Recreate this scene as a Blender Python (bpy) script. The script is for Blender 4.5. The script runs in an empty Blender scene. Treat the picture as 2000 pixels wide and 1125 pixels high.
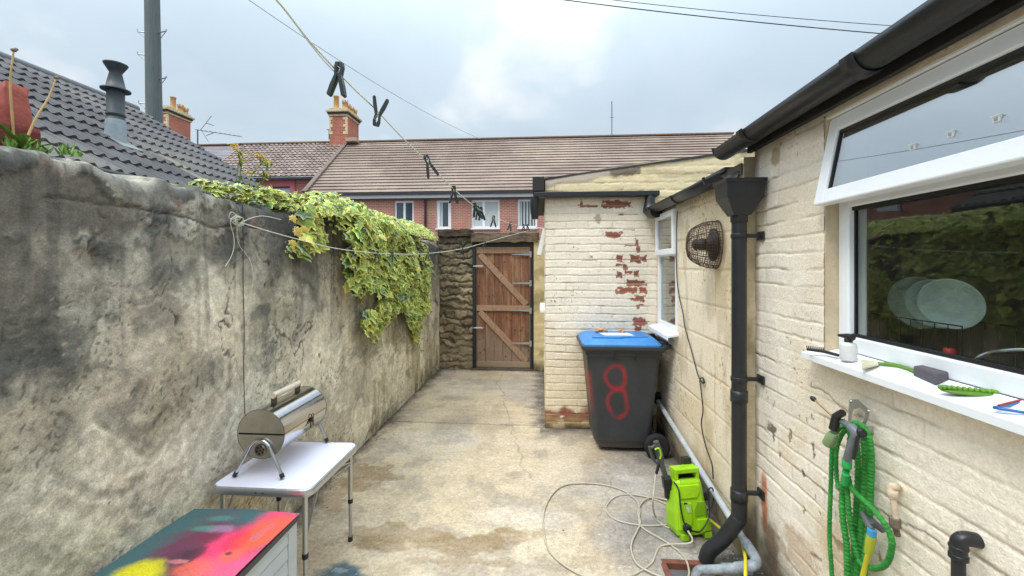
import bpy, math, random
import numpy as np
from mathutils import Vector, Matrix, Euler
R = math.radians
random.seed(7)
S = bpy.context.scene
C = S.collection

# ------------------------------------------------------------------ camera, sky, sun, exposure
F_PX, YAW = 820.0, math.atan(60/820)
cd = bpy.data.cameras.new('camera')
cam = bpy.data.objects.new('camera', cd); C.objects.link(cam); S.camera = cam
cam.location = (0, 0, 1.6); cam.rotation_euler = (R(90), 0, YAW)
cd.sensor_width = 36; cd.lens = 36*F_PX/2000
cd.shift_y = -42.5/2000
cd.clip_start = .02; cd.clip_end = 3000
S.view_settings.view_transform = 'Standard'
S.view_settings.look = 'None'
S.view_settings.exposure = 0.42
S.view_settings.gamma = 1

SUN_EL, SUN_AZ = 58, 222      # degrees: height, and compass direction the light comes from (behind and to the left)
w = bpy.data.worlds.new('World'); S.world = w; w.use_nodes = True
nt = w.node_tree; nt.nodes.clear(); N = nt.nodes.new; L = nt.links.new
def sval(n, k, v): n.inputs[k].default_value = v
out = N('ShaderNodeOutputWorld'); bg = N('ShaderNodeBackground'); sval(bg, 'Strength', .1); L(bg.outputs[0], out.inputs[0])
sky = N('ShaderNodeTexSky'); sky.sky_type = 'NISHITA'; sky.sun_disc = False
sky.sun_elevation = R(SUN_EL); sky.sun_rotation = R(SUN_AZ)
tc = N('ShaderNodeTexCoord'); sep = N('ShaderNodeSeparateXYZ'); L(tc.outputs['Generated'], sep.inputs[0])
def M_(op, a, b=None, c=None, clamp=False):
    m = N('ShaderNodeMath'); m.operation = op; m.use_clamp = clamp
    for i, q in enumerate((a, b, c)):
        if q is None: continue
        if isinstance(q, (int, float)): m.inputs[i].default_value = q
        else: L(q, m.inputs[i])
    return m.outputs[0]
zz = M_('MAXIMUM', sep.outputs[2], 0.0)
den = M_('ADD', zz, .35)
comb = N('ShaderNodeCombineXYZ')
L(M_('DIVIDE', sep.outputs[0], den), comb.inputs[0]); L(M_('DIVIDE', sep.outputs[1], den), comb.inputs[1])
n1 = N('ShaderNodeTexNoise'); L(comb.outputs[0], n1.inputs['Vector']); sval(n1, 'Scale', 1.5); sval(n1, 'Detail', 7); sval(n1, 'Roughness', .48); sval(n1, 'Distortion', .25)
rp = N('ShaderNodeValToRGB'); L(n1.outputs['Fac'], rp.inputs[0])
e = rp.color_ramp.elements
e[0].position = .38; e[0].color = (3.6, 4.35, 4.95, 1)
e[1].position = .63; e[1].color = (6.3, 6.45, 6.5, 1)
q = e.new(.5); q.color = (4.0, 4.75, 5.35, 1)
# an overcast sky is about three times as bright overhead as at the horizon
lum = M_('ADD', M_('MULTIPLY', M_('POWER', zz, 3.6), 6.6), 1.16)
lum = M_('MULTIPLY', lum, 1.0)
vm = N('ShaderNodeVectorMath'); vm.operation = 'SCALE'; L(rp.outputs[0], vm.inputs[0]); L(lum, vm.inputs['Scale'])
mx = N('ShaderNodeMix'); mx.data_type = 'RGBA'; sval(mx, 0, .9); L(sky.outputs[0], mx.inputs[6]); L(vm.outputs[0], mx.inputs[7])
L(mx.outputs[2], bg.inputs[0])

sd = bpy.data.lights.new('sun', 'SUN'); sd.energy = 1.4; sd.angle = R(16); sd.color = (1, .97, .92)
sun = bpy.data.objects.new('sun', sd); C.objects.link(sun)
az = R(SUN_AZ)
sdir = Vector((math.sin(az)*math.cos(R(SUN_EL)), math.cos(az)*math.cos(R(SUN_EL)), math.sin(R(SUN_EL))))
sun.rotation_euler = sdir.to_track_quat('Z', 'Y').to_euler(); sun.location = (0, -5, 12)

# ------------------------------------------------------------------ measuring helpers (a sight line met with a real plane)
_c, _s = math.cos(YAW), math.sin(YAW)
def ray(px, py):
    a = (px-1000)/F_PX; b = -(py-520)/F_PX
    return (a*_c-_s, a*_s+_c, b)
def gX(px, py, X): d = ray(px, py); t = X/d[0]; return Vector((X, t*d[1], 1.6+t*d[2]))
def gY(px, py, Y): d = ray(px, py); t = Y/d[1]; return Vector((t*d[0], Y, 1.6+t*d[2]))
def gZ(px, py, Z): d = ray(px, py); t = (Z-1.6)/d[2]; return Vector((t*d[0], t*d[1], Z))
def proj(X, Y, Z):
    xr = X*_c+Y*_s; zf = -X*_s+Y*_c
    return 1000+F_PX*xr/zf, 520-F_PX*(Z-1.6)/zf

# ------------------------------------------------------------------ numpy noise
def _hash(ix, iy, seed):
    h = (ix.astype(np.int64)*374761393 + iy.astype(np.int64)*668265263 + seed*974711) & 0xffffffff
    h = ((h ^ (h >> 13))*1274126177) & 0xffffffff
    h = h ^ (h >> 16)
    return (h & 0xffff)/65535.0
def vnoise(x, y, seed=0):
    ix, iy = np.floor(x), np.floor(y); fx, fy = x-ix, y-iy
    fx = fx*fx*(3-2*fx); fy = fy*fy*(3-2*fy)
    a = _hash(ix, iy, seed); b = _hash(ix+1, iy, seed); c = _hash(ix, iy+1, seed); d = _hash(ix+1, iy+1, seed)
    return (a*(1-fx)+b*fx)*(1-fy)+(c*(1-fx)+d*fx)*fy
def fbm(x, y, seed=0, o=5, g=.5):
    s = 0; a = 1; t = 0
    for i in range(o):
        s = s+a*vnoise(x*2**i+17.3*i, y*2**i-9.1*i, seed+i*31); t += a; a *= g
    return s/t
def sm(a, b, x):
    t = np.clip((x-a)/(b-a), 0, 1); return t*t*(3-2*t)
def lin(r, g, b):
    return np.array([((v/255+.055)/1.055)**2.4 if v > 10 else v/255/12.92 for v in (r, g, b)])
def mixc(col, c2, m): return col*(1-m[..., None])+c2*m[..., None]
def blob(u, v, cu, cv, ru, rv, seed, rag=.5, soft=.15):
    n = fbm(u*6/max(ru, rv)*.35, v*6/max(ru, rv)*.35, seed, 5, .6)
    d = np.sqrt(((u-cu)/ru)**2+((v-cv)/rv)**2)
    return 1-sm(.9-soft, .9+soft, d+(n-.5)*2*rag)

# ------------------------------------------------------------------ materials
MATS = {}
def lc(c): return tuple(float(x) for x in lin(*c))+(1,)
def mat(name, rgb=None, rough=.6, metal=0, var=.12, vscale=8, bump=.0, bscale=60, attr=False, spec=.5, alt=None, coat=0, aniso=None, grain=170):
    if name in MATS: return MATS[name]
    m = bpy.data.materials.new(name); m.use_nodes = True; t = m.node_tree; n = t.nodes; b = n['Principled BSDF']
    b.inputs['Roughness'].default_value = rough; b.inputs['Metallic'].default_value = metal
    b.inputs['Specular IOR Level'].default_value = spec
    if coat: b.inputs['Coat Weight'].default_value = coat
    co = n.new('ShaderNodeTexCoord'); src = co.outputs['Object']
    if aniso:
        mp = n.new('ShaderNodeMapping'); mp.inputs['Scale'].default_value = aniso; t.links.new(src, mp.inputs[0]); src = mp.outputs[0]
    no = n.new('ShaderNodeTexNoise'); no.inputs['Scale'].default_value = vscale; no.inputs['Detail'].default_value = 8; no.inputs['Roughness'].default_value = .68
    t.links.new(src, no.inputs['Vector'])
    mix = n.new('ShaderNodeMix'); mix.data_type = 'RGBA'
    rr = n.new('ShaderNodeMapRange'); rr.inputs[1].default_value = .3; rr.inputs[2].default_value = .7; t.links.new(no.outputs['Fac'], rr.inputs[0])
    t.links.new(rr.outputs[0], mix.inputs[0])
    if attr:
        at = n.new('ShaderNodeAttribute'); at.attribute_name = 'Col'
        mix.blend_type = 'MULTIPLY'; mix.inputs[0].default_value = 1
        ma = n.new('ShaderNodeMapRange'); ma.inputs[3].default_value = 1-var; ma.inputs[4].default_value = 1+var
        ma.inputs[1].default_value = .3; ma.inputs[2].default_value = .7
        t.links.new(no.outputs['Fac'], ma.inputs[0])
        vs = n.new('ShaderNodeVectorMath'); vs.operation = 'SCALE'; t.links.new(at.outputs['Color'], vs.inputs[0]); t.links.new(ma.outputs[0], vs.inputs['Scale'])
        n2 = n.new('ShaderNodeTexNoise'); n2.inputs['Scale'].default_value = grain; n2.inputs['Detail'].default_value = 3; n2.inputs['Roughness'].default_value = .7; t.links.new(src, n2.inputs['Vector'])
        m2 = n.new('ShaderNodeMapRange'); m2.inputs[1].default_value = .32; m2.inputs[2].default_value = .68; m2.inputs[3].default_value = 1-var*.8; m2.inputs[4].default_value = 1+var*.8; t.links.new(n2.outputs['Fac'], m2.inputs[0])
        v3 = n.new('ShaderNodeVectorMath'); v3.operation = 'SCALE'; t.links.new(vs.outputs[0], v3.inputs[0]); t.links.new(m2.outputs[0], v3.inputs['Scale'])
        t.links.new(v3.outputs[0], b.inputs['Base Color'])
    else:
        c = lc(rgb)
        mix.inputs[6].default_value = tuple(x*(1-var) for x in c[:3])+(1,)
        mix.inputs[7].default_value = lc(alt) if alt else tuple(min(1, x*(1+var)) for x in c[:3])+(1,)
        t.links.new(mix.outputs[2], b.inputs['Base Color'])
    if bump:
        nb = n.new('ShaderNodeTexNoise'); nb.inputs['Scale'].default_value = bscale; nb.inputs['Detail'].default_value = 6; nb.inputs['Roughness'].default_value = .6
        t.links.new(src, nb.inputs['Vector'])
        bp = n.new('ShaderNodeBump'); bp.inputs['Strength'].default_value = bump; bp.inputs['Distance'].default_value = .01
        t.links.new(nb.outputs['Fac'], bp.inputs['Height']); t.links.new(bp.outputs[0], b.inputs['Normal'])
        ro = n.new('ShaderNodeMapRange'); ro.inputs[3].default_value = max(0, rough-.1); ro.inputs[4].default_value = min(1, rough+.12)
        t.links.new(no.outputs['Fac'], ro.inputs[0]); t.links.new(ro.outputs[0], b.inputs['Roughness'])
    MATS[name] = m; return m
def glass(name, f0=.06, tint=(.9, .95, .93), ior=1.5, rough=0.0, gain=1.0):
    m = bpy.data.materials.new(name); m.use_nodes = True; t = m.node_tree; n = t.nodes; n.clear()
    o = n.new('ShaderNodeOutputMaterial'); mx = n.new('ShaderNodeMixShader'); g = n.new('ShaderNodeBsdfGlossy'); tr = n.new('ShaderNodeBsdfTransparent')
    g.inputs['Roughness'].default_value = rough; tr.inputs[0].default_value = tint+(1,)
    lw_ = n.new('ShaderNodeLayerWeight'); lw_.inputs[0].default_value = .5
    fr = n.new('ShaderNodeMath'); fr.operation = 'POWER'; fr.inputs[1].default_value = 3.6; t.links.new(lw_.outputs['Facing'], fr.inputs[0])
    ma = n.new('ShaderNodeMath'); ma.operation = 'MULTIPLY_ADD'; ma.use_clamp = True; ma.inputs[1].default_value = gain; ma.inputs[2].default_value = f0
    t.links.new(fr.outputs[0], ma.inputs[0]); t.links.new(ma.outputs[0], mx.inputs[0]); t.links.new(tr.outputs[0], mx.inputs[1]); t.links.new(g.outputs[0], mx.inputs[2]); t.links.new(mx.outputs[0], o.inputs[0])
    MATS[name] = m; return m
def brickmat(name, c1, c2, mortar, scale=1.0, bw=.225, rh=.075, axis='XZ', bump=.4, ms=.011):
    m = bpy.data.materials.new(name); m.use_nodes = True; t = m.node_tree; n = t.nodes; b = n['Principled BSDF']
    b.inputs['Roughness'].default_value = .85
    co = n.new('ShaderNodeTexCoord'); sp = n.new('ShaderNodeSeparateXYZ'); cb = n.new('ShaderNodeCombineXYZ')
    t.links.new(co.outputs['Object'], sp.inputs[0])
    ad = n.new('ShaderNodeMath'); ad.operation = 'ADD'; t.links.new(sp.outputs[0], ad.inputs[0]); t.links.new(sp.outputs[1], ad.inputs[1])
    t.links.new(ad.outputs[0], cb.inputs[0]); t.links.new(sp.outputs[2], cb.inputs[1])
    br = n.new('ShaderNodeTexBrick'); br.inputs['Scale'].default_value = 1; br.inputs['Brick Width'].default_value = bw; br.inputs['Row Height'].default_value = rh
    br.inputs['Mortar Size'].default_value = ms; br.inputs['Color1'].default_value = lc(c1); br.inputs['Color2'].default_value = lc(c2); br.inputs['Mortar'].default_value = lc(mortar)
    t.links.new(cb.outputs[0], br.inputs[0])
    no = n.new('ShaderNodeTexNoise'); no.inputs['Scale'].default_value = 1.5; no.inputs['Detail'].default_value = 6; t.links.new(co.outputs['Object'], no.inputs[0])
    ma = n.new('ShaderNodeMapRange'); ma.inputs[3].default_value = .6; ma.inputs[4].default_value = 1.4; t.links.new(no.outputs['Fac'], ma.inputs[0])
    vs = n.new('ShaderNodeVectorMath'); vs.operation = 'SCALE'; t.links.new(br.outputs['Color'], vs.inputs[0]); t.links.new(ma.outputs[0], vs.inputs['Scale'])
    t.links.new(vs.outputs[0], b.inputs['Base Color'])
    bp = n.new('ShaderNodeBump'); bp.inputs['Strength'].default_value = bump; bp.inputs['Distance'].default_value = .01; bp.invert = True
    t.links.new(br.outputs['Fac'], bp.inputs['Height']); t.links.new(bp.outputs[0], b.inputs['Normal'])
    MATS[name] = m; return m

# ------------------------------------------------------------------ mesh helpers
class MB:
    def __init__(s): s.v = []; s.f = []; s.sm = []; s.mi = []; s.c = []
    def add(s, vs, fs, smooth=False, mi=0, col=None):
        o = len(s.v); s.v += [tuple(p) for p in vs]; s.f += [tuple(i+o for i in f) for f in fs]; s.sm += [smooth]*len(fs); s.mi += [mi]*len(fs)
        if col is not None: s.c += ([tuple(col)]*len(vs) if not hasattr(col[0], '__len__') else [tuple(q) for q in col])
        return s
    def box(s, c, d, rot=None, mi=0, col=None):
        x, y, z = (q/2 for q in d); c = Vector(c); vs = []
        for p in ((-x,-y,-z),(x,-y,-z),(x,y,-z),(-x,y,-z),(-x,-y,z),(x,-y,z),(x,y,z),(-x,y,z)):
            p = Vector(p)
            if rot is not None: p = (Euler(rot).to_matrix() if not isinstance(rot, Matrix) else rot) @ p
            vs.append(p+c)
        return s.add(vs, [(0,3,2,1),(4,5,6,7),(0,1,5,4),(1,2,6,5),(2,3,7,6),(3,0,4,7)], mi=mi, col=col)
    def bx(s, x0, x1, y0, y1, z0, z1, mi=0, col=None): return s.box(((x0+x1)/2,(y0+y1)/2,(z0+z1)/2), (abs(x1-x0),abs(y1-y0),abs(z1-z0)), mi=mi, col=col)
    def beam(s, a, b, wd, th, up=(0,0,1), mi=0):
        a, b = Vector(a), Vector(b); d = (b-a); l = d.length; d.normalize(); u = Vector(up); sd = d.cross(u)
        if sd.length < 1e-4: sd = d.cross(Vector((1,0,0)))
        sd.normalize(); u = sd.cross(d).normalized()
        m = Matrix((d, sd, u)).transposed()
        return s.box((a+b)/2, (l, wd, th), m, mi=mi)
    def tube(s, pts, r, seg=8, caps=True, col=None, mi=0, closed=False):
        pts = [Vector(p) for p in pts]; n = len(pts); rs = r if hasattr(r, '__len__') else [r]*n
        rings = []; prev = None
        for i, p in enumerate(pts):
            if closed: t = pts[(i+1) % n]-pts[i-1]
            else: t = pts[min(i+1, n-1)]-pts[max(i-1, 0)]
            if t.length < 1e-9: t = Vector((0,0,1))
            t.normalize()
            if prev is None:
                a = Vector((0,0,1)) if abs(t.z) < .9 else Vector((1,0,0)); u = t.cross(a).normalized()
            else:
                u = (prev-t*prev.dot(t))
                u = u.normalized() if u.length > 1e-6 else t.cross(Vector((0,0,1))).normalized()
            prev = u; v2 = t.cross(u)
            rings.append([p+(u*math.cos(2*math.pi*k/seg)+v2*math.sin(2*math.pi*k/seg))*rs[i] for k in range(seg)])
        vs = [q for rg in rings for q in rg]; fs = []
        for i in range(n if closed else n-1):
            j = (i+1) % n
            for k in range(seg): fs.append((i*seg+k, i*seg+(k+1) % seg, j*seg+(k+1) % seg, j*seg+k))
        s.add(vs, fs, True, mi, col)
        if caps and not closed:
            s.add(rings[0], [tuple(range(seg))[::-1]], False, mi, col); s.add(rings[-1], [tuple(range(seg))], False, mi, col)
        return s
    def lathe(s, prof, o=(0,0,0), ax=(0,0,1), seg=24, mi=0, smooth=True, col=None, cap=True):
        ax = Vector(ax).normalized(); a = Vector((1,0,0)) if abs(ax.x) < .9 else Vector((0,1,0)); u = ax.cross(a).normalized(); v2 = ax.cross(u); o = Vector(o)
        vs = []; fs = []
        for r, h in prof:
            for k in range(seg):
                t = 2*math.pi*k/seg; vs.append(o+ax*h+(u*math.cos(t)+v2*math.sin(t))*r)
        for i in range(len(prof)-1):
            for k in range(seg): fs.append((i*seg+k, i*seg+(k+1) % seg, (i+1)*seg+(k+1) % seg, (i+1)*seg+k))
        s.add(vs, fs, smooth, mi, col)
        if cap:
            s.add(vs[:seg], [tuple(range(seg))[::-1]], False, mi, col); s.add(vs[-seg:], [tuple(range(seg))], False, mi, col)
        return s
    def prism(s, poly, a, b, mi=0, col=None, smooth=False):   # poly: list of 3-D points, extruded by vector b-a (a is added to every point)
        n = len(poly); a, b = Vector(a), Vector(b)
        vs = [Vector(p)+a for p in poly]+[Vector(p)+b for p in poly]
        fs = [tuple(range(n))[::-1], tuple(range(n, 2*n))]+[(i, (i+1) % n, n+(i+1) % n, n+i) for i in range(n)]
        return s.add(vs, fs, smooth, mi, col)
    def ell(s, c, r, seg=14, rg=9, rot=None, col=None, mi=0):
        c = Vector(c); vs = []; fs = []
        for i in range(rg+1):
            t = math.pi*i/rg
            for k in range(seg):
                f = 2*math.pi*k/seg; p = Vector((r[0]*math.sin(t)*math.cos(f), r[1]*math.sin(t)*math.sin(f), r[2]*math.cos(t)))
                if rot is not None: p = Euler(rot).to_matrix() @ p
                vs.append(c+p)
        for i in range(rg):
            for k in range(seg): fs.append((i*seg+k, (i+1)*seg+k, (i+1)*seg+(k+1) % seg, i*seg+(k+1) % seg))
        return s.add(vs, fs, True, mi, col)
    def build(s, name, m, parent=None, bevel=0, seg=2, loc=None, fixn=False):
        me = bpy.data.meshes.new(name); me.from_pydata(s.v, [], s.f)
        ms = m if isinstance(m, (list, tuple)) else [m]
        for q in ms: me.materials.append(q)
        me.polygons.foreach_set('use_smooth', s.sm); me.polygons.foreach_set('material_index', s.mi)
        if s.c and len(s.c) == len(s.v):
            at = me.color_attributes.new('Col', 'FLOAT_COLOR', 'POINT')
            at.data.foreach_set('color', np.array([(c[0], c[1], c[2], 1) for c in s.c], dtype=np.float32).ravel())
        o = bpy.data.objects.new(name, me); C.objects.link(o)
        if fixn:
            import bmesh
            b = bmesh.new(); b.from_mesh(me); bmesh.ops.recalc_face_normals(b, faces=b.faces); b.to_mesh(me); b.free()
        if bevel:
            bm_ = o.modifiers.new('bevel', 'BEVEL'); bm_.width = bevel; bm_.segments = seg; bm_.limit_method = 'ANGLE'; bm_.angle_limit = R(40); bm_.harden_normals = False
        if parent: o.parent = parent; o.matrix_parent_inverse = parent.matrix_basis.inverted()
        elif loc:
            me.transform(Matrix.Translation(-Vector(loc))); o.location = loc
        return o
def thing(name, label, cat, loc=(0,0,0), group=None):
    o = bpy.data.objects.new(name, None); C.objects.link(o); o.location = loc; o.empty_display_size = .1
    o['label'] = label; o['category'] = cat
    if group: o['group'] = group
    return o
def tag(o, label, cat, group=None):
    o['label'] = label; o['category'] = cat
    if group: o['group'] = group
    return o
def struct(o): o['kind'] = 'structure'; return o
def copy_thing(o, parent=None):
    c = o.copy(); C.objects.link(c); c.parent = parent
    for ch in list(o.children): copy_thing(ch, c)
    return c
def grid(name, P, col, m, parent=None, keep=None, smooth=True):
    nv, nu, _ = P.shape
    idx = np.arange(nv*nu).reshape(nv, nu)
    q = np.stack([idx[:-1, :-1], idx[:-1, 1:], idx[1:, 1:], idx[1:, :-1]], -1)
    if keep is not None: q = q[keep]
    q = q.reshape(-1, 4)
    me = bpy.data.meshes.new(name); me.vertices.add(nv*nu); me.vertices.foreach_set('co', P.reshape(-1).astype(np.float32))
    me.loops.add(len(q)*4); me.polygons.add(len(q)); me.loops.foreach_set('vertex_index', q.reshape(-1).astype(np.int32))
    me.polygons.foreach_set('loop_start', np.arange(0, len(q)*4, 4, dtype=np.int32)); me.polygons.foreach_set('loop_total', np.full(len(q), 4, dtype=np.int32))
    me.update(calc_edges=True)
    me.polygons.foreach_set('use_smooth', np.full(len(q), smooth))
    at = me.color_attributes.new('Col', 'FLOAT_COLOR', 'POINT')
    cc = np.concatenate([np.clip(col, 0, 1), np.ones(col.shape[:2]+(1,))], -1); at.data.foreach_set('color', cc.reshape(-1).astype(np.float32))
    me.materials.append(m)
    o = bpy.data.objects.new(name, me); C.objects.link(o)
    if parent: o.parent = parent; o.matrix_parent_inverse = parent.matrix_basis.inverted()
    return o
def smooth_path(pts, n=8):
    pts = [Vector(p) for p in pts]; o = []
    for i in range(len(pts)-1):
        p0 = pts[max(i-1, 0)]; p1 = pts[i]; p2 = pts[i+1]; p3 = pts[min(i+2, len(pts)-1)]
        for k in range(n):
            t = k/n; o.append(.5*((2*p1)+(p2-p0)*t+(2*p0-5*p1+4*p2-p3)*t*t+(-p0+3*p1-3*p2+p3)*t**3))
    o.append(pts[-1]); return o

def brick_relief(u, z, bw, bh, jw, depth, seed, warp=.004, fill=.45):
    wu = u+(fbm(u*9, z*9, seed+1, 3)-.5)*warp*3; wz = z+(fbm(u*5, z*5, seed+2, 4)-.5)*warp*4+(fbm(u*22, z*22, seed+6, 2)-.5)*warp*1.2; jw = jw*(.45+1.1*fbm(u*12, z*12, seed+7, 3))
    row = np.floor(wz/bh); off = (row % 2)*.5*bw; cu = (wu+off)/bw; colm = np.floor(cu)
    fu = (cu-colm)*bw; fz = wz-row*bh
    du = np.minimum(fu, bw-fu); dz = np.minimum(fz, bh-fz); d = np.minimum(du*1.0, dz)
    rid = _hash(colm, row, seed+5)
    fl = sm(.35, .65, fbm(u*3.1, z*7, seed+9, 4))            # paint and mortar fill some of the joints
    vert = (du < dz)
    amt = 1-fill*fl; amt = np.where(vert, amt*.5, amt)
    j = (1-sm(jw*.25, jw, d))*amt
    h = -depth*j+(rid-.5)*depth*.28+(fbm(u*45, z*45, seed+3, 4)-.5)*depth*.6+(fbm(u*6, z*6, seed+4, 3)-.5)*depth*.7
    return h, j, rid, row, colm

# =================================================================== GROUND
mat_attr_conc = mat('weathered_concrete', attr=True, rough=.82, var=.26, vscale=45, bump=.35, bscale=120)
asph = mat('asphalt', (92, 90, 88), .9, var=.25, vscale=3, bump=.5, bscale=80)
g = MB(); g.add([(-400,-400,-.02),(400,-400,-.02),(400,400,-.02),(-400,400,-.02)], [(0,1,2,3)])
struct(g.build('ground', asph))

ys = np.concatenate([np.arange(-1.6, 1.6, .04), np.arange(1.6, 7.0, .0085)]); xs = np.arange(-1.66, 1.3, .0085)
U, V = np.meshgrid(xs, ys)
PX = 1000+F_PX*(U*_c+V*_s)/np.maximum(-U*_s+V*_c, .3)
col = np.zeros(U.shape+(3,))+lin(196, 181, 152)
n_ = fbm(U*1.6, V*1.6, 3); col = mixc(col, lin(206, 194, 172), sm(.5, .72, n_)*.6)
col = mixc(col, lin(168, 150, 120), sm(.5, .7, fbm(U*2.3, V*1.2, 11))*.65)
col = mixc(col, lin(150, 142, 128), sm(.53, .68, fbm(U*5, V*5, 21))*.5)
# greyer, worn slab to the right
gr = sm(.05, .75, U+(fbm(U*2, V*2, 5)-.5)*.9)*sm(4.3, 3.2, V+(fbm(U*3, V*3, 6)-.5)*1.0)
col = mixc(col, lin(150, 146, 140), gr*.85)
col = mixc(col, lin(176, 174, 171), gr*sm(.52, .66, fbm(U*3, V*3, 8))*.55)
gb = sm(4.4, 5.2, V)*sm(.42, .62, fbm(U*1.8, V*1.8, 44)); col = mixc(col, lin(164, 158, 148), gb*.7)
def gp(px, py): p = gZ(px, py, 0); return p.x, p.y
for (px, py, ru, rv, sd_, st) in ((860,1062,.42,.085,31,.8),(760,1045,.28,.07,32,.75),(980,1052,.22,.06,33,.6),(722,935,.2,.13,34,.8),(660,960,.14,.2,37,.6),(900,1098,.3,.035,35,.55),(1120,1100,.2,.05,36,.25)):
    cu, cv = gp(px, py); col = mixc(col, lin(146, 124, 88), blob(U, V, cu, cv, ru*1.15, rv*1.3, sd_, 1.2, .13)*st*.9)
for (px, py, ru, rv, sd_) in ((1090,700+60,.12,.6,41),(1110,845,.3,.16,42),(1290,890,.35,.2,43),(1065,740,.12,.3,45),(1320,1030,.3,.25,47),(1400,1070,.2,.3,48)):
    cu, cv = gp(px, py); col = mixc(col, lin(100, 98, 94), blob(U, V, cu, cv, ru, rv, sd_, 1.0, .5)*.55)
for (px, py, ru, rv, sd_) in ((900,760,.25,.3,51),(880,868,.3,.25,52),(1040,1010,.3,.12,53),(1200,960,.22,.1,54),(1330,1090,.09,.04,56),(1230,935,.12,.05,57)):
    cu, cv = gp(px, py); col = mixc(col, lin(214, 207, 194), blob(U, V, cu, cv, ru, rv, sd_, 1.1, .6)*.35)
# blue paint spill
cu, cv = gp(668, 1122); bl = blob(U, V, cu, cv, .14, .085, 61, .5, .3); col = mixc(col, lin(38, 84, 102), bl*.92)
col = mixc(col, lin(150, 165, 165), bl*blob(U, V, cu-.02, cv+.02, .04, .02, 62, .7)*.6)
# dirt along the walls
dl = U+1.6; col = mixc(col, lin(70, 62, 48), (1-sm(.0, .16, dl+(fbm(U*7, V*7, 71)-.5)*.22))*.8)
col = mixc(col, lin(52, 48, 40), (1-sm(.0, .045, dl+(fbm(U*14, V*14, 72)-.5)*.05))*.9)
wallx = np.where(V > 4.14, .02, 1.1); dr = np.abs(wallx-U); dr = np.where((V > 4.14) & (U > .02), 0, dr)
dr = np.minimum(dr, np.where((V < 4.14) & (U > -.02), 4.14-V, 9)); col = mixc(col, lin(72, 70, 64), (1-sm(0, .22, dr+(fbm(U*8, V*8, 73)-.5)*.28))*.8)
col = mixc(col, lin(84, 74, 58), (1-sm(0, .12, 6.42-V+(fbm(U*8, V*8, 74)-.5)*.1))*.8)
# joint and crack
jy = gp(900, 828)[1]; jd = np.abs(V-jy-(fbm(U*3, V*0+1, 75)-.5)*.03); H = -.007*(1-sm(.003, .012, jd)); col = mixc(col, lin(62, 56, 44), (1-sm(.003, .012, jd))*.9)
ck = [gp(*p) for p in ((985,728),(972,745),(985,780),(990,805),(1003,830),(1001,852),(1010,875),(1020,905),(1035,935))]
cky = np.array([p[1] for p in ck])[::-1]; ckx = np.array([p[0] for p in ck])[::-1]
cx = np.interp(V, cky, ckx)+(fbm(V*9, V*0, 76)-.5)*.09; cm = (1-sm(.002, .010, np.abs(U-cx)))*(V > ck[-1][1])
H = H-.002*cm; col = mixc(col, lin(120, 110, 92), cm*.55)
cx2 = .45+(fbm(V*4, V*0, 78)-.5)*.5; cm = (1-sm(.002, .007, np.abs(U-cx2)))*(V < 3.5)*(V > 2.5); col = mixc(col, lin(110, 104, 94), cm*.5)
col = col*(1+(fbm(U*28, V*28, 84, 4, .6)-.5)*.22+(fbm(U*8, V*10, 85, 4, .6)-.5)*.28)[..., None]
wsh_ = fbm(U*2.5, V*9, 86, 6, .6); col = mixc(col, lin(226, 214, 192), sm(.53, .62, wsh_)*.12); col = mixc(col, lin(146, 134, 112), sm(.46, .38, wsh_)*.13)
# fine speckle
sp_ = vnoise(U*130, V*130, 80); col = mixc(col, lin(92, 84, 70), sm(.86, .95, sp_)*.35); col = mixc(col, lin(228, 222, 208), sm(.88, .96, vnoise(U*110, V*110, 81))*.4)
H = H+(fbm(U*2, V*2, 82, 3)-.5)*.012+(fbm(U*25, V*25, 83, 3)-.5)*.003
col = col*np.array([.85, .815, .80])
P = np.stack([U, V, H+.006], -1)
# the gully opening near the downpipe is left out of the slab
gx0, gx1, gy0, gy1 = .66, .90, 2.12, 2.30
keep = ~((U[:-1, :-1] > gx0) & (U[:-1, :-1] < gx1) & (V[:-1, :-1] > gy0) & (V[:-1, :-1] < gy1))
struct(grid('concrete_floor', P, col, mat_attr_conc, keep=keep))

# =================================================================== LEFT RENDERED WALL
mat_render = mat('stained_render', attr=True, rough=.92, var=.27, vscale=34, bump=.4, bscale=120)
WX = -1.6; WT = 1.955
yy = np.concatenate([np.arange(-1.6, 1.0, .05), np.arange(1.0, 3.2, .0085), np.arange(3.2, 6.75, .016)]); nf = 225
sv = np.concatenate([np.linspace(-.05, WT-.03, nf), WT-.03+np.cumsum(np.full(9, .03))])
Uy, Vs = np.meshgrid(yy, sv)
top = WT+(fbm(yy*1.5, yy*0, 90, 4)-.5)*.07+(fbm(yy*9, yy*0, 91, 3)-.5)*.025
top = top-.022*sm(.52, .56, fbm(yy*4.5, yy*0, 92, 4))-.016*sm(.55, .58, fbm(yy*13, yy*0, 93, 3))
top = top[None, :]
arc = np.clip(Vs-(WT-.03), 0, None)
Z = np.where(arc <= 0, Vs*(top/WT), 0)
ang = np.clip(arc/.06, 0, 1)*math.pi/2
Xo = np.where(arc > 0, -.05*(1-np.cos(ang))-np.clip(arc-.06, 0, None)*1.05, 0)
Z = np.where(arc > 0, (WT-.03)*(top/WT)+.045*np.sin(ang)+np.clip(arc-.06, 0, None)*.1, Z)
zz_ = Vs; uu = Uy
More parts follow.
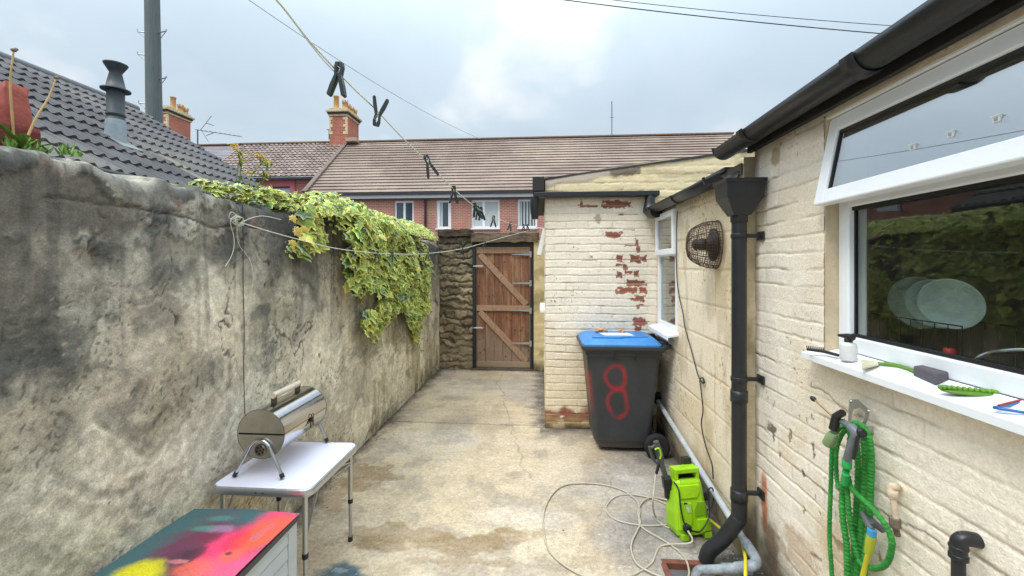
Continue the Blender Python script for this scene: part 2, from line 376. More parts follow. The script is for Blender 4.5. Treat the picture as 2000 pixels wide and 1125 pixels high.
# swirled trowel strokes: noise read along a flow that turns
th = fbm(uu*1.1, zz_*1.1, 100, 3)*5.0
su = uu*np.cos(th)+zz_*np.sin(th); sv_ = -uu*np.sin(th)+zz_*np.cos(th)
stroke = fbm(su*5, sv_*30, 101, 4)
streak = fbm(uu*8, zz_*.9, 102, 5)
big = fbm(uu*1.5+3, zz_*1.5, 103, 5); med = fbm(uu*4.5, zz_*4.5, 104, 5)
colw = np.zeros(uu.shape+(3,))+lin(192, 183, 163)
colw = mixc(colw, lin(210, 204, 186), sm(.45, .7, med)*.8)
colw = mixc(colw, lin(146, 142, 130), sm(.42, .62, stroke)*.42)
farness = sm(2.9, 4.2, uu)
colw = mixc(colw, lin(196, 188, 162), farness*.6)
colw = mixc(colw, lin(120, 116, 84), farness*sm(.5, .7, streak)*.75)
# dark weathering coming down from the coping, ragged and streaky
lvl = zz_-(1.42+(big-.5)*2.3+(streak-.5)*.75-.10*farness)
gn = fbm(uu*22, zz_*22, 171, 4, .6)-.5; gn2 = fbm(uu*7, zz_*5, 172, 5, .6)-.5; lvl = lvl+gn*.35+gn2*.55; dk = sm(-.30, .42, lvl)
colw = mixc(colw, lin(100, 97, 90), dk*.84)
colw = mixc(colw, lin(52, 54, 55), sm(.12, .7, lvl+(med-.5)*.8)*.82)
for (px, py, ru, rv, sd_, st) in ((120,590,.28,.24,111,.75),(30,650,.15,.2,112,.75),(330,480,.16,.35,113,.7),(560,640,.3,.3,114,.7),(265,735,.10,.10,115,.75),(410,720,.2,.14,116,.7),(60,420,.3,.12,117,.8),(700,640,.25,.5,118,.65),(520,520,.25,.2,119,.5),(340,800,.12,.15,120,.45),(385,690,.08,.3,121,.5)):
    p = gX(px, py, WX); colw = mixc(colw, lin(72, 74, 72), blob(uu, zz_, p.y, p.z, ru, rv, sd_, 1.0, .55)*st)
for (px, py, ru, rv, sd_, st) in ((360,640,.22,.22,131,.5),(230,640,.16,.3,132,.5),(620,700,.25,.2,133,.7),(560,560,.12,.1,134,.4),(380,450,.2,.15,135,.3),(240,900,.3,.2,136,.55),(420,860,.2,.2,137,.6),(120,1050,.3,.15,138,.5),(620,800,.3,.25,139,.5),(130,500,.12,.08,140,.4),(600,600,.1,.14,141,.4),(420,560,.06,.2,142,.35)):
    p = gX(px, py, WX); colw = mixc(colw, lin(216, 210, 192), blob(uu, zz_, p.y, p.z, ru, rv, sd_, 1.0, .55)*st)
colw = mixc(colw, lin(150, 120, 104), blob(uu, zz_, 1.62, 1.25, .25, .3, 145, .9)*.25)
colw = mixc(colw, lin(96, 92, 52), sm(.62, .8, fbm(uu*3, zz_*2, 147))*.5)
# dirt and damp at the foot
colw = mixc(colw, lin(74, 66, 48), (1-sm(.02, .26, zz_+(fbm(uu*6, zz_*3, 148)-.5)*.3))*.75)
# chips showing red brick along the crest
for (px, py, ru, rv, sd_) in ((112,328,.03,.018,151),(350,392,.028,.018,152),(500,428,.035,.03,153),(445,452,.02,.015,155)):
    p = gX(px, py, WX); colw = mixc(colw, lin(104, 58, 52), blob(uu, zz_, p.y, p.z, ru, rv, sd_, 1.3, .4)*.7)
colw = mixc(colw, lin(118, 116, 108), sm(WT-.015, WT+.04, Vs)*.8)
colw = mixc(colw, lin(60, 62, 44), sm(WT-.015, WT+.04, Vs)*sm(.45, .62, med)*.85)
wu_ = uu+(fbm(uu*2.2, zz_*2.2, 181, 3)-.5)*.9; wv_ = zz_+(fbm(uu*2.2, zz_*2.2, 182, 3)-.5)*.9
pa_ = fbm(wu_*1.9, wv_*1.9, 183, 6, .58); low_ = sm(1.75, 1.0, zz_+(med-.5)*.5)
colw = mixc(colw, lin(206, 197, 174), sm(.505, .545, pa_)*.55*low_); colw = mixc(colw, lin(150, 143, 124), sm(.46, .43, pa_)*.5*low_)
er_ = (1-sm(.002, .012, np.abs(pa_-.512)))*low_; colw = mixc(colw, lin(104, 96, 80), er_*.35)
lic = fbm(wu_*5.5, wv_*5.5, 184, 6, .62); zone = sm(.38, .56, fbm(uu*1.3, zz_*1.3, 185, 3))*sm(.25, .7, zz_)
colw = mixc(colw, lin(70, 74, 70), sm(.52, .60, lic)*zone*.5); colw = mixc(colw, lin(188, 184, 168), sm(.40, .34, lic)*zone*.3)
scr = fbm(uu*3+zz_*5.5, (zz_-uu*.55)*34, 186, 4, .6); sz = sm(.44, .6, fbm(uu*1.6, zz_*1.6, 187, 3))*sm(1.5, .8, zz_)
colw = mixc(colw, lin(112, 106, 92), sm(.55, .66, scr)*sz*.18); colw = mixc(colw, lin(216, 208, 190), sm(.44, .34, scr)*sz*.2)
colw = mixc(colw, lin(112, 106, 66), sm(.54, .64, fbm(uu*9, zz_*2.2, 188, 5))*sm(2.7, 3.6, uu)*.45)
colw = colw*(1+gn*.6+gn2*.3)[..., None]
pit_ = vnoise(uu*95, zz_*95, 173)*sm(.4, .62, fbm(uu*5, zz_*5, 174)); colw = mixc(colw, lin(56, 54, 48), sm(.70, .86, pit_)*.7)
colw = mixc(colw, lin(214, 206, 186), sm(.82, .95, vnoise(uu*120, zz_*120, 175))*sm(.5, .66, fbm(uu*4, zz_*4, 176))*.4)
colw = mixc(colw, lin(188, 184, 170), sm(.60, .72, stroke)*sm(1.5, .6, zz_)*.45)
relief = (big-.5)*.03+(med-.5)*.008+(stroke-.5)*.006+(fbm(uu*30, zz_*30, 160, 3)-.5)*.005
# cracks: thin ridged lines kept to a few places
rg = np.abs(fbm(uu*3.2, zz_*2.1, 161, 5)-.5); cmask = blob(uu, zz_, 2.05, 1.45, .45, .4, 162, .4)+blob(uu, zz_, 2.9, 1.15, .5, .35, 163, .4)+blob(uu, zz_, 1.45, 1.72, .4, .12, 164, .4)
ck_ = (1-sm(.002, .010, rg))*np.clip(cmask, 0, 1); relief -= ck_*.006; colw = mixc(colw, lin(44, 42, 38), ck_*.85)
lip = np.abs(Z-(WT-.13)+(fbm(uu*2.5, uu*0, 166, 4)-.5)*.12); lm = (1-sm(.002, .008, lip))*sm(.45, .55, fbm(uu*2, uu*0+3, 167, 2)); relief -= lm*.008; colw = mixc(colw, lin(40, 40, 38), lm*.8)
spall = sm(.56, .575, fbm(uu*3.2, zz_*4.5, 168, 5, .55))*sm(1.35, 1.75, zz_+(med-.5)*.6); relief = relief-spall*.008; colw = mixc(colw, lin(112, 104, 92), spall*.45)
sp_e = np.abs(fbm(uu*3.2, zz_*4.5, 168, 5, .55)-.562); se = (1-sm(.001, .006, sp_e))*sm(1.35, 1.75, zz_+(med-.5)*.6); colw = mixc(colw, lin(42, 40, 38), se*.6)
drip = sm(.60, .72, fbm(uu*26, zz_*1.1, 169, 3))*sm(.7, 1.9, zz_+(big-.5)); colw = mixc(colw, lin(58, 58, 56), drip*.45)
colw = colw*np.array([1.22, 1.20, 1.17])
P = np.stack([WX+Xo+relief*(arc <= 0.06), Uy, Z], -1)
lw = thing('rendered_boundary_wall', 'long grey cement-rendered yard wall with black weather stains, left of the yard', 'wall', (WX, 2, 0))
grid('render_face', P, colw, mat_render, lw)
b = MB(); b.bx(-1.86, -1.72, -1.6, 6.74, 0, 1.90); b.build('wall_core', mat('old_brick_core', (120, 84, 70), .9, var=.3, vscale=20), lw)

# =================================================================== FAR GATE WALL
mat_stone = mat('rubble_stone', attr=True, rough=.95, var=.3, vscale=50, bump=.8, bscale=100)
mat_paint = mat('painted_masonry', attr=True, rough=.62, var=.10, vscale=60, bump=.5, bscale=130)
def stonewall(name, x0, x1, z1, Y, parent, seed, dens=.012):
    us = np.arange(x0, x1+dens, dens); zs = np.arange(0, z1, dens); U, V = np.meshgrid(us, zs)
    h, j, rid, row, cm_ = brick_relief(U, V, .21, .115, .028, .032, seed, warp=.05, fill=.35)
    c = np.zeros(U.shape+(3,))+lin(140, 126, 100)
    c = c*(.65+rid[..., None]*.8)
    c = mixc(c, lin(72, 66, 54), np.clip(j*1.2, 0, 1)*.7)
    c = mixc(c, lin(160, 146, 116), sm(.5, .7, fbm(U*4, V*4, seed+30))*.55)
    c = mixc(c, lin(52, 50, 42), sm(.9, 1.9, V+(fbm(U*3, V*2, seed+31)-.5)*1.5)*.6)
    c = mixc(c, lin(150, 136, 112), sm(.5, .2, V+(fbm(U*5, V*3, seed+32)-.5)*.5)*.6)
    P = np.stack([U, Y-h*1.0-(fbm(U*12, V*14, seed+40, 4)-.5)*.035, V+(V > z1-dens*1.5)*(fbm(U*6, V*0, seed+33)-.5)*.05], -1)
    return grid(name, P, c, mat_stone, parent)
GY = 6.42
sw = thing('stone_wall', 'old rubble stone wall pier on the left of the wooden gate', 'wall', (-1.35, GY, 0))
stonewall('stone_face', -1.62, -1.075, 2.10, GY, sw, 200)
b = MB(); b.bx(-1.62, -1.075, GY+.04, GY+.34, 0, 2.07); b.build('wall_core', mat('stone_core', (104, 94, 76), .95, var=.3, vscale=14, bump=.6), sw)
cb_ = MB()
for i in range(4): cb_.box((-1.72-.0+i*-.075, GY+.02, 2.07+random.uniform(-.01,.01)), (.065, .22, .11), (0, R(random.uniform(-4,4)), 0))
o = cb_.build('brick_coping', mat('whitewashed_brick', (196, 186, 164), .85, var=.15, vscale=20, bump=.4), None, .006); tag(o, 'short row of upright whitewashed coping bricks past the ivy end of the yard wall', 'coping')
b = MB(); b.bx(-2.3, -1.64, GY-.06, GY+.1, 0, 2.0); tag(b.build('brick_wall', brickmat('pale_brick', (168,150,124), (150,132,108), (140,128,108))), 'stub of pale brick wall carrying the upright coping bricks', 'wall')
# lintel
l0 = gY(890, 470, GY-.05); l1 = gY(1052, 470, GY-.05)
def rough_block(name, x0, x1, y0, y1, z0, z1, m, amp=.012, dens=.03, seed=1, cfun=None):
    import bmesh
    bm = bmesh.new(); bmesh.ops.create_cube(bm, size=1)
    for v in bm.verts: v.co = Vector(((x0 if v.co.x < 0 else x1), (y0 if v.co.y < 0 else y1), (z0 if v.co.z < 0 else z1)))
    n = max(2, int(max(x1-x0, y1-y0, z1-z0)/dens))
    bmesh.ops.subdivide_edges(bm, edges=bm.edges[:], cuts=min(n, 24), use_grid_fill=True)
    rnd = random.Random(seed)
    from mathutils import noise
    for v in bm.verts:
        d = noise.noise_vector(v.co*9+Vector((seed,0,0)))*amp+noise.noise_vector(v.co*27)*amp*.5; v.co += d
    me = bpy.data.meshes.new(name); bm.to_mesh(me); bm.free(); me.materials.append(m)
    for p in me.polygons: p.use_smooth = True
    o = bpy.data.objects.new(name, me); C.objects.link(o); return o
o = rough_block('stone_lintel', -1.10, -.06, GY-.07, GY+.2, 1.965, 2.11, mat('mossy_lintel', (92, 78, 62), .95, var=.45, vscale=9, bump=.8, bscale=50, alt=(130,112,92)), .014, .04, 3)
tag(o, 'dark weathered lintel beam spanning above the wooden gate', 'lintel')
o = rough_block('pier_cap', -1.62, -1.101, GY-.05, GY+.28, 2.06, 2.17, mat('mossy_cap', (70, 62, 48), .95, var=.4, vscale=12, bump=.8, bscale=50), .018, .03, 9)
o.parent = sw; o.matrix_parent_inverse = sw.matrix_basis.inverted()
rp_ = thing('gate_pier', 'narrow cream painted masonry pier between wooden gate and outhouse', 'wall', (-.06, GY, 0))
us = np.arange(-.135, .055, .012); zs = np.arange(0, 2.0, .012); U, V = np.meshgrid(us, zs)
c = np.zeros(U.shape+(3,))+lin(214, 196, 150); c = mixc(c, lin(150, 136, 96), sm(.5, .7, fbm(U*6, V*4, 210))*.7); c = mixc(c, lin(60, 54, 44), (1-sm(.0, .3, V+(fbm(U*8, V*4, 211)-.5)*.3))*.9)
grid('painted_face', np.stack([U, GY-.05+(fbm(U*8, V*8, 212)-.5)*.03, V+(V > 1.97)*(fbm(U*9, V*0, 213)-.5)*.06], -1), c, mat_paint, rp_)
b = MB(); b.bx(-.135, .2, GY-.02, GY+.2, 0, 1.97); b.build('pier_core', mat('pier_core', (196, 178, 136), .9, var=.2, vscale=10), rp_)

# gate
wood = mat('gate_wood', (136, 84, 54), .7, var=.38, vscale=7, bump=.35, bscale=20, aniso=(6, 6, .5), alt=(160, 108, 72))
wood2 = mat('brace_wood', (160, 122, 96), .75, var=.35, vscale=9, bump=.35, bscale=30, aniso=(4, 4, 1.5), alt=(178, 146, 118))
woodg = mat('grey_board', (150, 132, 112), .8, var=.2, vscale=10, bump=.3, aniso=(1, 6, 6))
blackp = mat('black_gate_frame', (34, 33, 32), .6, var=.3, vscale=12, bump=.3)
galv = mat('galvanised_steel', (178, 180, 182), .35, metal=.85, var=.12, vscale=30)
gx0_, gx1_ = -1.02, -.20; gz1 = 1.885; gy = GY+.0
gt = thing('wooden_gate', 'brown ledged and braced wooden gate in a black frame at the end of the yard', 'gate', (-.6, gy, 0))
n = 6; pw = (gx1_-gx0_)/n
us = np.arange(gx0_, gx1_+.003, .0058); zs = np.linspace(.045, gz1, 320); U, V = np.meshgrid(us, zs)
pi_ = np.clip(np.floor((U-gx0_)/pw), 0, n-1); fu_ = (U-gx0_)/pw-pi_; gd = np.minimum(fu_, 1-fu_)*pw
grain = fbm(U*55+pi_*7, V*2.2+pi_*3, 251, 4); hue = _hash(pi_, pi_*0, 252)
c = np.zeros(U.shape+(3,))+lin(140, 96, 70); c = mixc(c, lin(112, 70, 48), sm(.35, .65, grain)*.6); c = c*(.82+.36*hue[..., None])
c = mixc(c, lin(176, 136, 104), sm(.5, .7, fbm(U*9+pi_*5, V*1.6, 253))*.5); c = mixc(c, lin(96, 66, 48), sm(.5, .68, fbm(U*14, V*2.6, 254))*.6)
c = mixc(c, lin(150, 136, 118), sm(.75, .25, V+(fbm(U*8, V*4, 255)-.5)*.6)*.6)
for k in range(34):
    ku, kv = random.uniform(gx0_, gx1_), random.uniform(.1, gz1); d = np.sqrt(((U-ku)/.010)**2+((V-kv)/.016)**2); c = mixc(c, lin(66, 40, 28), (1-sm(.6, 1.5, d))*.85)
c = mixc(c, lin(44, 34, 28), (1-sm(.001, .006, gd))*.9)
c = mixc(c, lin(196, 182, 158), (1-sm(.0, .008, np.abs(gd-.006)))*sm(.55, .7, fbm(V*3, pi_*9, 256))*.35)
P = np.stack([U, gy+.019+.006*(1-sm(.001, .007, gd))-(grain-.5)*.003+(hue-.5)*.003, V], -1)
grid('boards', P, c, mat('weathered_planks', attr=True, rough=.78, var=.18, vscale=40, bump=.3, bscale=90), gt)
MB().bx(gx0_, gx1_, gy+.026, gy+.045, .05, gz1).build('backing', wood, gt)
for z, m_ in ((gz1-.045, wood2), (.955, wood2), (.095, woodg)):
    b = MB(); b.box(((gx0_+gx1_)/2, gy+.008, z), (gx1_-gx0_, .022, .085)); b.build('rail', m_, gt, .003)
for (z0, z1) in ((gz1-.10, 1.01), (.90, .14)):
    b = MB(); b.beam((gx0_+.04, gy+.0085, z0), (gx1_-.05, gy+.0085, z1), .021, .085, up=(1,0,0) if False else (0,-1,0)); 
    b = MB(); a_ = Vector((gx0_+.05, 0, z0)); c_ = Vector((gx1_-.05, 0, z1)); d_ = (c_-a_).normalized(); nrm = Vector((-d_.z, 0, d_.x))*.045
    b.prism([a_+nrm, c_+nrm, c_-nrm, a_-nrm], (0, gy-.002, 0), (0, gy+.0185, 0)); b.build('brace', wood2, gt, .003, fixn=True)
for px0 in ():
    pass
for pxz in (497, 553, 606, 670):
    z = gY(1000, pxz, GY).z; b = MB()
    b.prism([Vector((gx1_-.0, 0, z-.018)), Vector((gx1_-.0, 0, z+.018)), Vector((gx1_-.27, 0, z+.006)), Vector((gx1_-.27, 0, z-.006))], (0, gy-.010, 0), (0, gy-.004, 0))
    b.bx(gx1_, gx1_+.03, gy-.03, gy-.018, z-.045, z+.045); b.lathe([(.007, -.045), (.007, .045)], (gx1_+.002, gy-.022, z), seg=8)
    b.build('hinge', galv, gt, fixn=True)
for pyz in (520, 640):
    z = gY(930, pyz, GY).z; b = MB(); b.bx(gx0_-.01, gx0_+.09, gy-.02, gy-.008, z-.02, z+.02); b.tube([(gx0_-.045, gy-.028, z), (gx0_+.11, gy-.028, z)], .007); b.tube([(gx0_+.03, gy-.028, z), (gx0_+.03, gy-.07, z-.01)], .006)
    b.build('bolt', galv, gt)
b = MB(); b.bx(gx0_-.058, gx0_-.008, gy-.025, gy+.07, 0, 1.96); b.bx(gx1_+.008, gx1_+.062, gy-.0245, gy+.07, 0, 1.96); b.bx(gx0_-.008, gx1_+.008, gy-.0235, gy+.07, gz1+.008, 1.96); b.build('frame', blackp, gt, .004)
b = MB(); b.bx(-1.1, -.14, gy-.04, gy+.2, 0, .03); b.build('threshold', mat('step_stone', (96, 84, 68), .9, var=.3, vscale=12, bump=.4), gt, .006)

# =================================================================== OUTHOUSE (cream painted brick)
OY = 4.14; OX0 = .02; OX1 = 1.09
cream = lin(243, 231, 211)
def paint_brick(U, V, seed, bw=.225, bh=.0755, depth=.006, fill=.4, base=cream):
    h, j, rid, row, cm_ = brick_relief(U, V, bw, bh, .0075, depth, seed, fill=fill)
    c = np.zeros(U.shape+(3,))+base
    c = c*(1+(rid[..., None]-.5)*.09)
    c = mixc(c, lin(224, 204, 168), sm(.5, .75, fbm(U*2.2, V*2.2, seed+20))*.4)
    c = mixc(c, lin(150, 122, 84), np.clip(j, 0, 1)*(.10+.7*sm(.5, .68, fbm(U*5, V*9, seed+21))))
    sp = vnoise(U*60, V*60, seed+22)*sm(.5, .7, fbm(U*3, V*3, seed+23)); c = mixc(c, lin(120, 84, 60), sm(.86, .95, sp)*.8)
    return h, j, rid, c
redbrick = lin(152, 88, 70)
out_ = thing('outhouse', 'cream painted brick outhouse with peeling patches of red brick, behind the blue-lidded bin', 'building', (.6, OY, 0))
us = np.arange(OX0, OX1+.006, .0055); zs = np.arange(0, 2.33, .0055); U, V = np.meshgrid(us, zs)
h, j, rid, c = paint_brick(U, V, 300, depth=.0065, fill=.35)
c = mixc(c, lin(226, 204, 150), sm(1.0, .4, V+(fbm(U*3, V*3, 331)-.5)*.5)*.4)
def pxrect(U, V, Y, r, seed, k=1.0):
    p0 = gY(r[0], r[3], Y); p1 = gY(r[2], r[1], Y); cu, cv = (p0.x+p1.x)/2, (p0.z+p1.z)/2; ru, rv = abs(p1.x-p0.x)/2*k, abs(p1.z-p0.z)/2*k
    d = np.maximum(np.abs(U-cu)/ru, np.abs(V-cv)/rv)+(fbm(U*38, V*38, seed, 4, .6)-.5)*1.3+(fbm(U*12, V*12, seed+50, 2)-.5)*.5
    return 1-sm(.92, 1.02, d)
peel = np.zeros(U.shape)
for i, r in enumerate(((1178,391,1228,406),(1133,400,1165,405),(1133,391,1138,404),(1181,453,1212,464),(1241,468,1247,480),(1222,478,1247,481),(1243,483,1250,495),(1205,499,1216,512),(1231,499,1249,512),(1252,499,1263,512),(1203,515,1218,520),(1216,515,1225,527),(1205,530,1214,541),(1222,529,1234,534),(1238,529,1247,540),(1228,547,1264,559),(1210,562,1247,573),(1249,562,1263,573),(1240,577,1259,589),(1230,583,1242,588),(1243,596,1249,604),(1249,594,1259,597),(1238,622,1265,635),(1239,638,1253,647),(1212,418,1246,420),(1214,448,1240,450))):
    peel = np.maximum(peel, pxrect(U, V, OY, r, 340+i, 1.05))
base_peel = (1-sm(.17, .24, V+(fbm(U*9, V*9, 360)-.5)*.16))*sm(.42, .52, fbm(U*12, V*16, 361)+.12*(V > .09))
peel = np.maximum(peel, base_peel)
rb = redbrick*(.75+.5*rid[..., None]); rb = mixc(rb, lin(170, 150, 118), sm(.4, .8, j)*.85)
c = c*(1-peel[..., None])+rb*peel[..., None]
c = mixc(c, lin(176, 152, 104), (1-sm(.08, .2, V+(fbm(U*9, V*9, 362)-.5)*.16))*.75)
c = mixc(c, lin(52, 50, 42), (1-sm(.0, .07, V+(fbm(U*7, V*9, 363)-.5)*.1))*.85)
p = gY(1168, 428, OY); c = mixc(c, lin(168, 150, 116), blob(U, V, p.x, p.z, .035, .05, 364, .9)*.8)
c = mixc(c, lin(120, 96, 70), sm(2.2, 2.3, V+(fbm(U*6, V*6, 365)-.5)*.08)*.55)
edge = sm(OX0+.004, OX0+.02, U)
grid('front_wall', np.stack([U, OY-h+peel*.002+(1-edge)*.006, V], -1), c, mat_paint, out_)
# side wall facing the path
us = np.arange(OY, GY-.03, .012); zs = np.arange(0, 2.33, .012); U, V = np.meshgrid(us, zs); h, j, rid, c = paint_brick(U, V, 400)
swz0, swz1 = gX(1062, 600, OX0).z, 0
c = mixc(c, lin(56, 54, 46), (1-sm(0, .12, V+(fbm(U*6, V*8, 402)-.5)*.1))*.8)
keep = ~((U[:-1, :-1] > 4.45) & (U[:-1, :-1] < 5.15) & (V[:-1, :-1] > 1.15) & (V[:-1, :-1] < 2.02))
grid('side_wall', np.stack([OX0+.003-h, U, V], -1), c, mat_paint, out_, keep=keep)
upvc = mat('white_upvc', (240, 243, 246), .28, var=.03, vscale=5)
glz = glass('window_glass', .06, (.9, .94, .92), gain=.8)
darkin = mat('dark_room', (40, 42, 42), .9, var=.2)
fr = MB(); fr.bx(OX0+.02, OX0+.07, 4.45, 4.50, 1.15, 2.02); fr.bx(OX0+.02, OX0+.07, 5.10, 5.15, 1.15, 2.02); fr.bx(OX0+.02, OX0+.07, 4.50, 5.10, 1.15, 1.20); fr.bx(OX0+.02, OX0+.07, 4.50, 5.10, 1.97, 2.02); fr.bx(OX0+.02, OX0+.07, 4.5, 5.1, 1.68, 1.72)
wf = fr.build('window', upvc, out_, .003)
sl = MB(); sl.bx(OX0-.05, OX0+.02, 4.40, 5.2, 1.115, 1.149); sl.build('sill', upvc, wf, .003)
pn = MB(); pn.bx(OX0+.04, OX0+.045, 4.50, 5.10, 1.2, 1.68); pn.build('pane', glz, wf)
vs_ = MB(); A = Vector((OX0+.0, 0, 2.0)); B_ = Vector((OX0-.062, 0, 1.72))
dd = (B_-A)
for (y0, y1, t0, t1) in ((4.46, 4.50, 0, 1), (5.10, 5.14, 0, 1), (4.5, 5.1, 0, .13), (4.5, 5.1, .87, 1)):
    a0 = A+dd*t0; a1 = A+dd*t1; nn = Vector((-dd.z, 0, dd.x)).normalized()*.02
    vs_.prism([a0-nn, a1-nn, a1+nn, a0+nn], (0, y0, 0), (0, y1, 0))
vs_.build('open_vent', upvc, wf, fixn=True)
b = MB(); b.bx(OX0+.3, OX0+.32, 4.2, 5.4, 1.0, 2.1); b.build('inner_wall', darkin, out_)
# upper gable wall rising to the right
P0 = gY(1066, 386, OY+.03); gl = [gY(1066,352,OY+.03), gY(1100,346,OY+.03), gY(1190,327,OY+.03), gY(1300,311,OY+.03), gY(1425,298,OY+.03), gY(1520,287,OY+.03)]
us = np.arange(OX0+.005, 2.35, .01); ts = np.linspace(0, 1, 60); tz = np.interp(us, [p.x for p in gl], [p.z for p in gl]); zb = 2.0
U, T = np.meshgrid(us, ts); V = zb+(tz[None, :]-zb)*T
h, j, rid, c = paint_brick(U, V, 450, depth=.006, fill=.5, base=lin(234, 216, 172))
tp = (tz[None, :]-V)
rend = (1-sm(.05, .09, tp+(fbm(U*5, V*5, 452)-.5)*.06))*sm(1.0, .85, U+(fbm(U*5, V*9, 453)-.5)*.15)
c = mixc(c, lin(198, 182, 164), rend); h = h*(1-rend)+rend*.006
c = mixc(c, lin(96, 84, 70), blob(U, V, .80, 2.52, .16, .05, 454, .9)*.75)
c = mixc(c, lin(84, 72, 56), (1-sm(.004, .016, tp))*.8)
c = mixc(c, lin(120, 100, 70), sm(.52, .66, fbm(U*4, V*12, 455))*.35)
grid('gable_wall', np.stack([U, OY+.03-h, V], -1), c, mat_paint, out_)
b = MB(); b.prism([Vector((OX0-.03, 0, gl[0].z+.004)), Vector((2.4, 0, gl[-1].z+.02)), Vector((2.4, 0, gl[-1].z+.045)), Vector((OX0-.03, 0, gl[0].z+.016))], (0, OY+.02, 0), (0, GY+.3, 0))
b.build('roof', mat('roof_felt', (58, 58, 60), .8, var=.3, vscale=10, bump=.5), out_, fixn=True)
plastic = mat('black_gutter_plastic', (33, 35, 38), .38, var=.25, vscale=14, bump=.12, bscale=90)
# front gutter: square section along the front, with the end drop at the corner
b = MB(); b.bx(-.085, 1.10, OY-.10, OY-.005, 2.268, 2.315); b.build('gutter', plastic, out_, .006)
b = MB(); b.bx(-.0985, .015, OY-.09, OY+1.9, 2.325, 2.465); b.build('fascia_board', mat('black_fascia', (30, 30, 30), .6, var=.3, vscale=9), out_, .004)
b = MB(); b.tube([(-.075, OY-.05, 2.275), (-.08, OY-.045, 2.2), (-.078, OY-.04, 2.12), (-.072, OY-.04, 2.06)], [.042, .046, .042, .03], 10); b.build('gutter_outlet', plastic, out_)

# =================================================================== BLOCK EXTENSION (middle)
BX = 1.09; SY = 2.36; NX = 1.145   # step where the nearer brickwork begins
bl_ = thing('block_extension', 'cream painted blockwork extension carrying the wire-caged heater', 'building', (BX, 3.2, 0))
us = np.arange(SY, OY+.004, .0075); zs = np.arange(0, 2.16, .0075); U, V = np.meshgrid(us, zs)
h, j, rid, row, cm_ = brick_relief(U-.02, V+.02, .45, .228, .012, .004, 500, fill=.3, warp=.003)
c = np.zeros(U.shape+(3,))+cream*np.array([.98,.95,.89])
pil = sm(3.56, 3.6, U)   # brick-size coursing beside and under the small window
h2, j2, rid2, c2 = paint_brick(U, V, 510, depth=.006)
h = h*(1-pil)+h2*pil
c = mixc(c, lin(186, 160, 116), j*.45)
c = c*(1-pil[..., None])+c2*pil[..., None]
c = mixc(c, lin(226, 204, 160), sm(.45, .7, fbm(U*2, V*2, 520))*.5)
pit = vnoise(U*75, V*75, 521)*sm(.4, .6, fbm(U*4, V*4, 522)); c = mixc(c, lin(150, 118, 86), sm(.74, .86, pit)*.6)
c = mixc(c, lin(204, 142, 70), (1-sm(.002, .008, np.abs(U-gX(1396, 760, BX).y+(fbm(V*8, V*0, 523)-.5)*.01)))*(V < gX(1396, 690, BX).z)*(V > gX(1396, 828, BX).z)*.7)
c = mixc(c, lin(196, 146, 90), (1-sm(.002, .012, np.abs(U-gX(1397, 560, BX).y)))*(V < gX(1396, 525, BX).z)*(V > gX(1396, 610, BX).z)*.5)
# damp foot
lv = V+(fbm(U*5, V*3, 524)-.5)*.35; c = mixc(c, lin(140, 122, 90), (1-sm(.15, .42, lv))*.6); c = mixc(c, lin(62, 58, 48), (1-sm(.05, .22, lv))*.85)
c = mixc(c, lin(170, 148, 100), sm(.58, .72, fbm(U*7, V*2.2, 525))*.35)
c = mixc(c, lin(70, 62, 52), sm(1.98, 2.12, V+(fbm(U*6, V*6, 526)-.5)*.12)*.5)
w0, w1 = 3.50, 4.075; wz0, wz1 = 1.05, 2.085
keep = ~((U[:-1, :-1] > w0) & (U[:-1, :-1] < w1) & (V[:-1, :-1] > wz0) & (V[:-1, :-1] < wz1))
grid('block_wall', np.stack([BX-h, U, V], -1), c, mat_paint, bl_, keep=keep)
b = MB()
pc = mat('reveal_paint', (230, 216, 190), .7, var=.08, vscale=12, bump=.3)
b.bx(BX+.001, BX+.16, w0-.012, w0, wz0, wz1); b.bx(BX+.001, BX+.16, w1, w1+.012, wz0, wz1); b.bx(BX+.001, BX+.16, w0, w1, wz1, wz1+.01); b.bx(BX+.001, BX+.16, w0, w1, wz0-.01, wz0); b.build('reveal', pc, bl_)
us = np.arange(BX-.004, NX+.02, .004); zs = np.arange(0, 2.2, .008); U, V = np.meshgrid(us, zs); c = np.zeros(U.shape+(3,))+lin(222, 204, 168)
c = mixc(c, lin(150, 134, 100), sm(.45, .65, fbm(U*9, V*5, 541))*.6); c = mixc(c, lin(74, 66, 54), (1-sm(.1, .45, V+(fbm(U*9, V*5, 542)-.5)*.5))*.85); c = mixc(c, lin(80, 70, 58), sm(1.75, 2.1, V+(fbm(U*9, V*5, 543)-.5)*.4)*.6)  # dirt tones, and the step face's shading painted into its colour
grid('return_wall', np.stack([U, SY+(fbm(U*9, V*9, 544)-.5)*.02, V], -1), c, mat_paint, bl_)
def upvc_frame(x, y0, y1, z0, z1, t=.055, d=.06):
    m = MB(); m.bx(x, x+d, y0, y0+t, z0, z1); m.bx(x, x+d, y1-t, y1, z0, z1); m.bx(x+.001, x+d, y0+t, y1-t, z0, z0+t); m.bx(x+.001, x+d, y0+t, y1-t, z1-t, z1); return m
fx = BX-.002; zt = 1.72
m = upvc_frame(fx, w0, w1, wz0, wz1, .05); m.bx(fx+.001, fx+.06, w0+.05, w1-.05, zt-.03, zt+.03)
wo = m.build('window', upvc, bl_, .004)
m = upvc_frame(fx-.028, w0+.012, w1-.012, zt-.02, wz1-.012, .05, .027); m.build('top_vent', upvc, wo, .004)
m = MB(); m.bx(fx+.02, fx+.026, w0+.05, w1-.05, wz0+.05, zt-.03); m.bx(fx-.01, fx-.004, w0+.06, w1-.06, zt+.03, wz1-.06)
m.build('pane', glass('small_window_glass', .10, (.8, .83, .8), gain=.9), wo)
